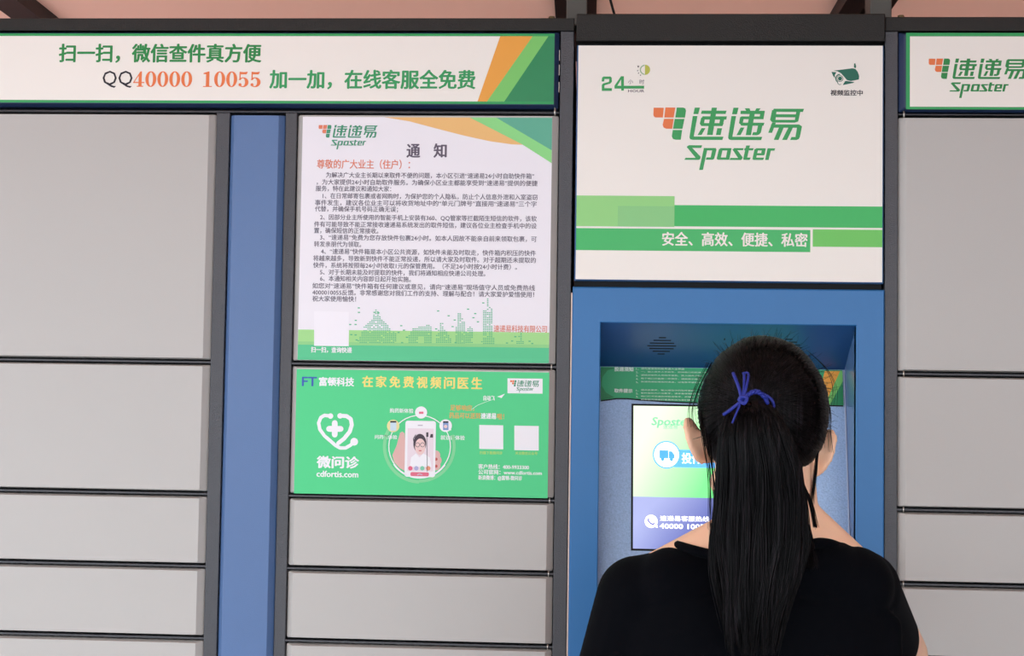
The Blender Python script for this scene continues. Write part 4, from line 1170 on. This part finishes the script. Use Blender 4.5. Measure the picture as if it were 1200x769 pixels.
# ponytail: strands gathered in the tie, falling down the back
prof = [  # t, centre px x, py, half width m, thickness, Y
    (0.00, 880, 470, .016, .010, -.552), (0.07, 882, 484, .030, .015, -.566), (0.16, 884, 510, .040, .018, -.572), (0.30, 890, 548, .0465, .018, -.574),
    (0.45, 892, 590, .0515, .017, -.572), (0.60, 891, 632, .0530, .015, -.572), (0.75, 887, 676, .047, .013, -.574), (0.88, 882, 722, .037, .011, -.576), (1.00, 880, 768, .026, .009, -.578)]
PT_ = np.array([(p[0],) + w3(p[1], p[2], p[5]) + (p[3], p[4]) for p in prof])
def pony_at(t):
    return np.stack([np.interp(t, PT_[:, 0], PT_[:, i]) for i in range(1, 6)], axis=-1)
paths = []; rads = []; KP = 22
for _ in range(5200):
    r_ = math.sqrt(rs.rand()); a = rs.rand() * 2 * math.pi
    u_, v_ = r_ * math.cos(a), r_ * math.sin(a)
    tend = min(1.0, rs.uniform(.80, 1.0) if rs.rand() < .8 else rs.uniform(.55, .85))
    t = np.linspace(0, tend, KP); q4 = pony_at(t)
    # lock structure: neighbouring strands share a slow wander
    lk = math.floor((u_ + 1) * 7)
    wob = .0022 * np.sin(t * 7 + lk * 2.1) + .0016 * np.sin(t * 15 + lk * 1.3 + rs.rand() * .8)
    X = q4[:, 0] + u_ * q4[:, 3] * (1 + .04 * np.sin(lk)) + wob * t * 1.3 + rs.normal() * .0014 * t
    Yv = q4[:, 1] + v_ * q4[:, 4] + .0035 * math.cos(lk * 2.4) * np.minimum(1, t * 3)
    Z = q4[:, 2] + rs.normal() * .002 * t
    paths.append(np.stack([X, Yv, Z], 1)); rads.append(np.full(KP, .0006) * (1 - .55 * (t / tend) ** 4))
strands('ponytail', paths, rads, HAIR, person)
core = MB(); cp_ = pony_at(np.linspace(0, .93, 20))
vs = []; n = 16
for x, y, z, hw, th in cp_:
    for j in range(n):
        a = 2 * math.pi * j / n; vs.append((x + .86 * hw * math.cos(a), y + .7 * th * math.sin(a), z))
fs = [(i * n + j, i * n + (j + 1) % n, (i + 1) * n + (j + 1) % n, (i + 1) * n + j) for i in range(19) for j in range(n)] + [tuple(range(n)), tuple(range(19 * n, 20 * n))]
core.add(vs, fs); core.build('hair_mass', HAIR, hairo, smooth=True)
# blue cord tie
CORD = mat('royal_blue_cord', (26, 42, 140), rough=.6, bump=.5, bscale=900)
tie = MB()
YT = -.585
def cord(pts, r=.0016):
    C_ = [Vector(w3(*p)) for p in pts]; out = []
    for i in range(len(C_) - 1):
        P0, P1, P2, P3 = C_[max(0, i - 1)], C_[i], C_[i + 1], C_[min(len(C_) - 1, i + 2)]
        for t in np.linspace(0, 1, 6)[:-1]:
            out.append(.5 * ((2 * P1) + (-P0 + P2) * t + (2 * P0 - 5 * P1 + 4 * P2 - P3) * t * t + (-P0 + 3 * P1 - 3 * P2 + P3) * t ** 3))
    out.append(C_[-1]); tie.tube(out, r, 8)
cord([(869, 469, YT), (866, 455, -.578), (859, 437, -.566)], .0019)
cord([(870, 468, YT), (872, 453, -.578), (872, 438, -.566)]); cord([(871, 468, YT), (875, 452, -.58), (877, 438, -.566), (870, 438, -.566)], .0014)
cord([(869, 470, YT), (858, 479, -.582), (848, 486, -.574)], .0019); cord([(869, 470, YT), (863, 484, -.590), (858, 496, -.594)], .0011)
cord([(866, 468, YT), (872, 473, -.592), (875, 467, -.590), (869, 465, -.588), (866, 470, -.586)], .0022)
for ph in (0, math.pi):      # two twisted cords round the gathered hair
    pts = []
    for i in range(15):
        u_ = i / 14; px = 870 + 30 * u_; py = 469 - 13 * math.sin(math.pi * min(u_ * .72, 1)) + (u_ ** 3) * 14
        pts.append((px, py + 1.3 * math.sin(u_ * 22 + ph), -.586 + .0012 * math.cos(u_ * 22 + ph) + .016 * u_ ** 3))
    cord(pts, .0019)
loop = [TIE + np.array((.020 * math.cos(a), -.012 + .004 * math.sin(a), .014 * math.sin(a) - .006)) for a in np.linspace(0, 2 * math.pi, 24)]
tie.tube(loop, .0017, 8)
tie.build('hair_tie', CORD, person, smooth=True)
mb = MB(); mb.ellipsoid(w3(935.5, 620.5, -.520), (.0032, .0032, .0032), 12, 8)
nk = mb.build('necklace_bead', mat('pearl_lilac', (206, 200, 240), rough=.25), person, smooth=True)
mb = MB(); mb.tube([w3(937, 621, -.519), w3(941, 623, -.518), w3(945, 626, -.516)], .0012, 6); mb.build('necklace_cord', CORD, nk, smooth=True)
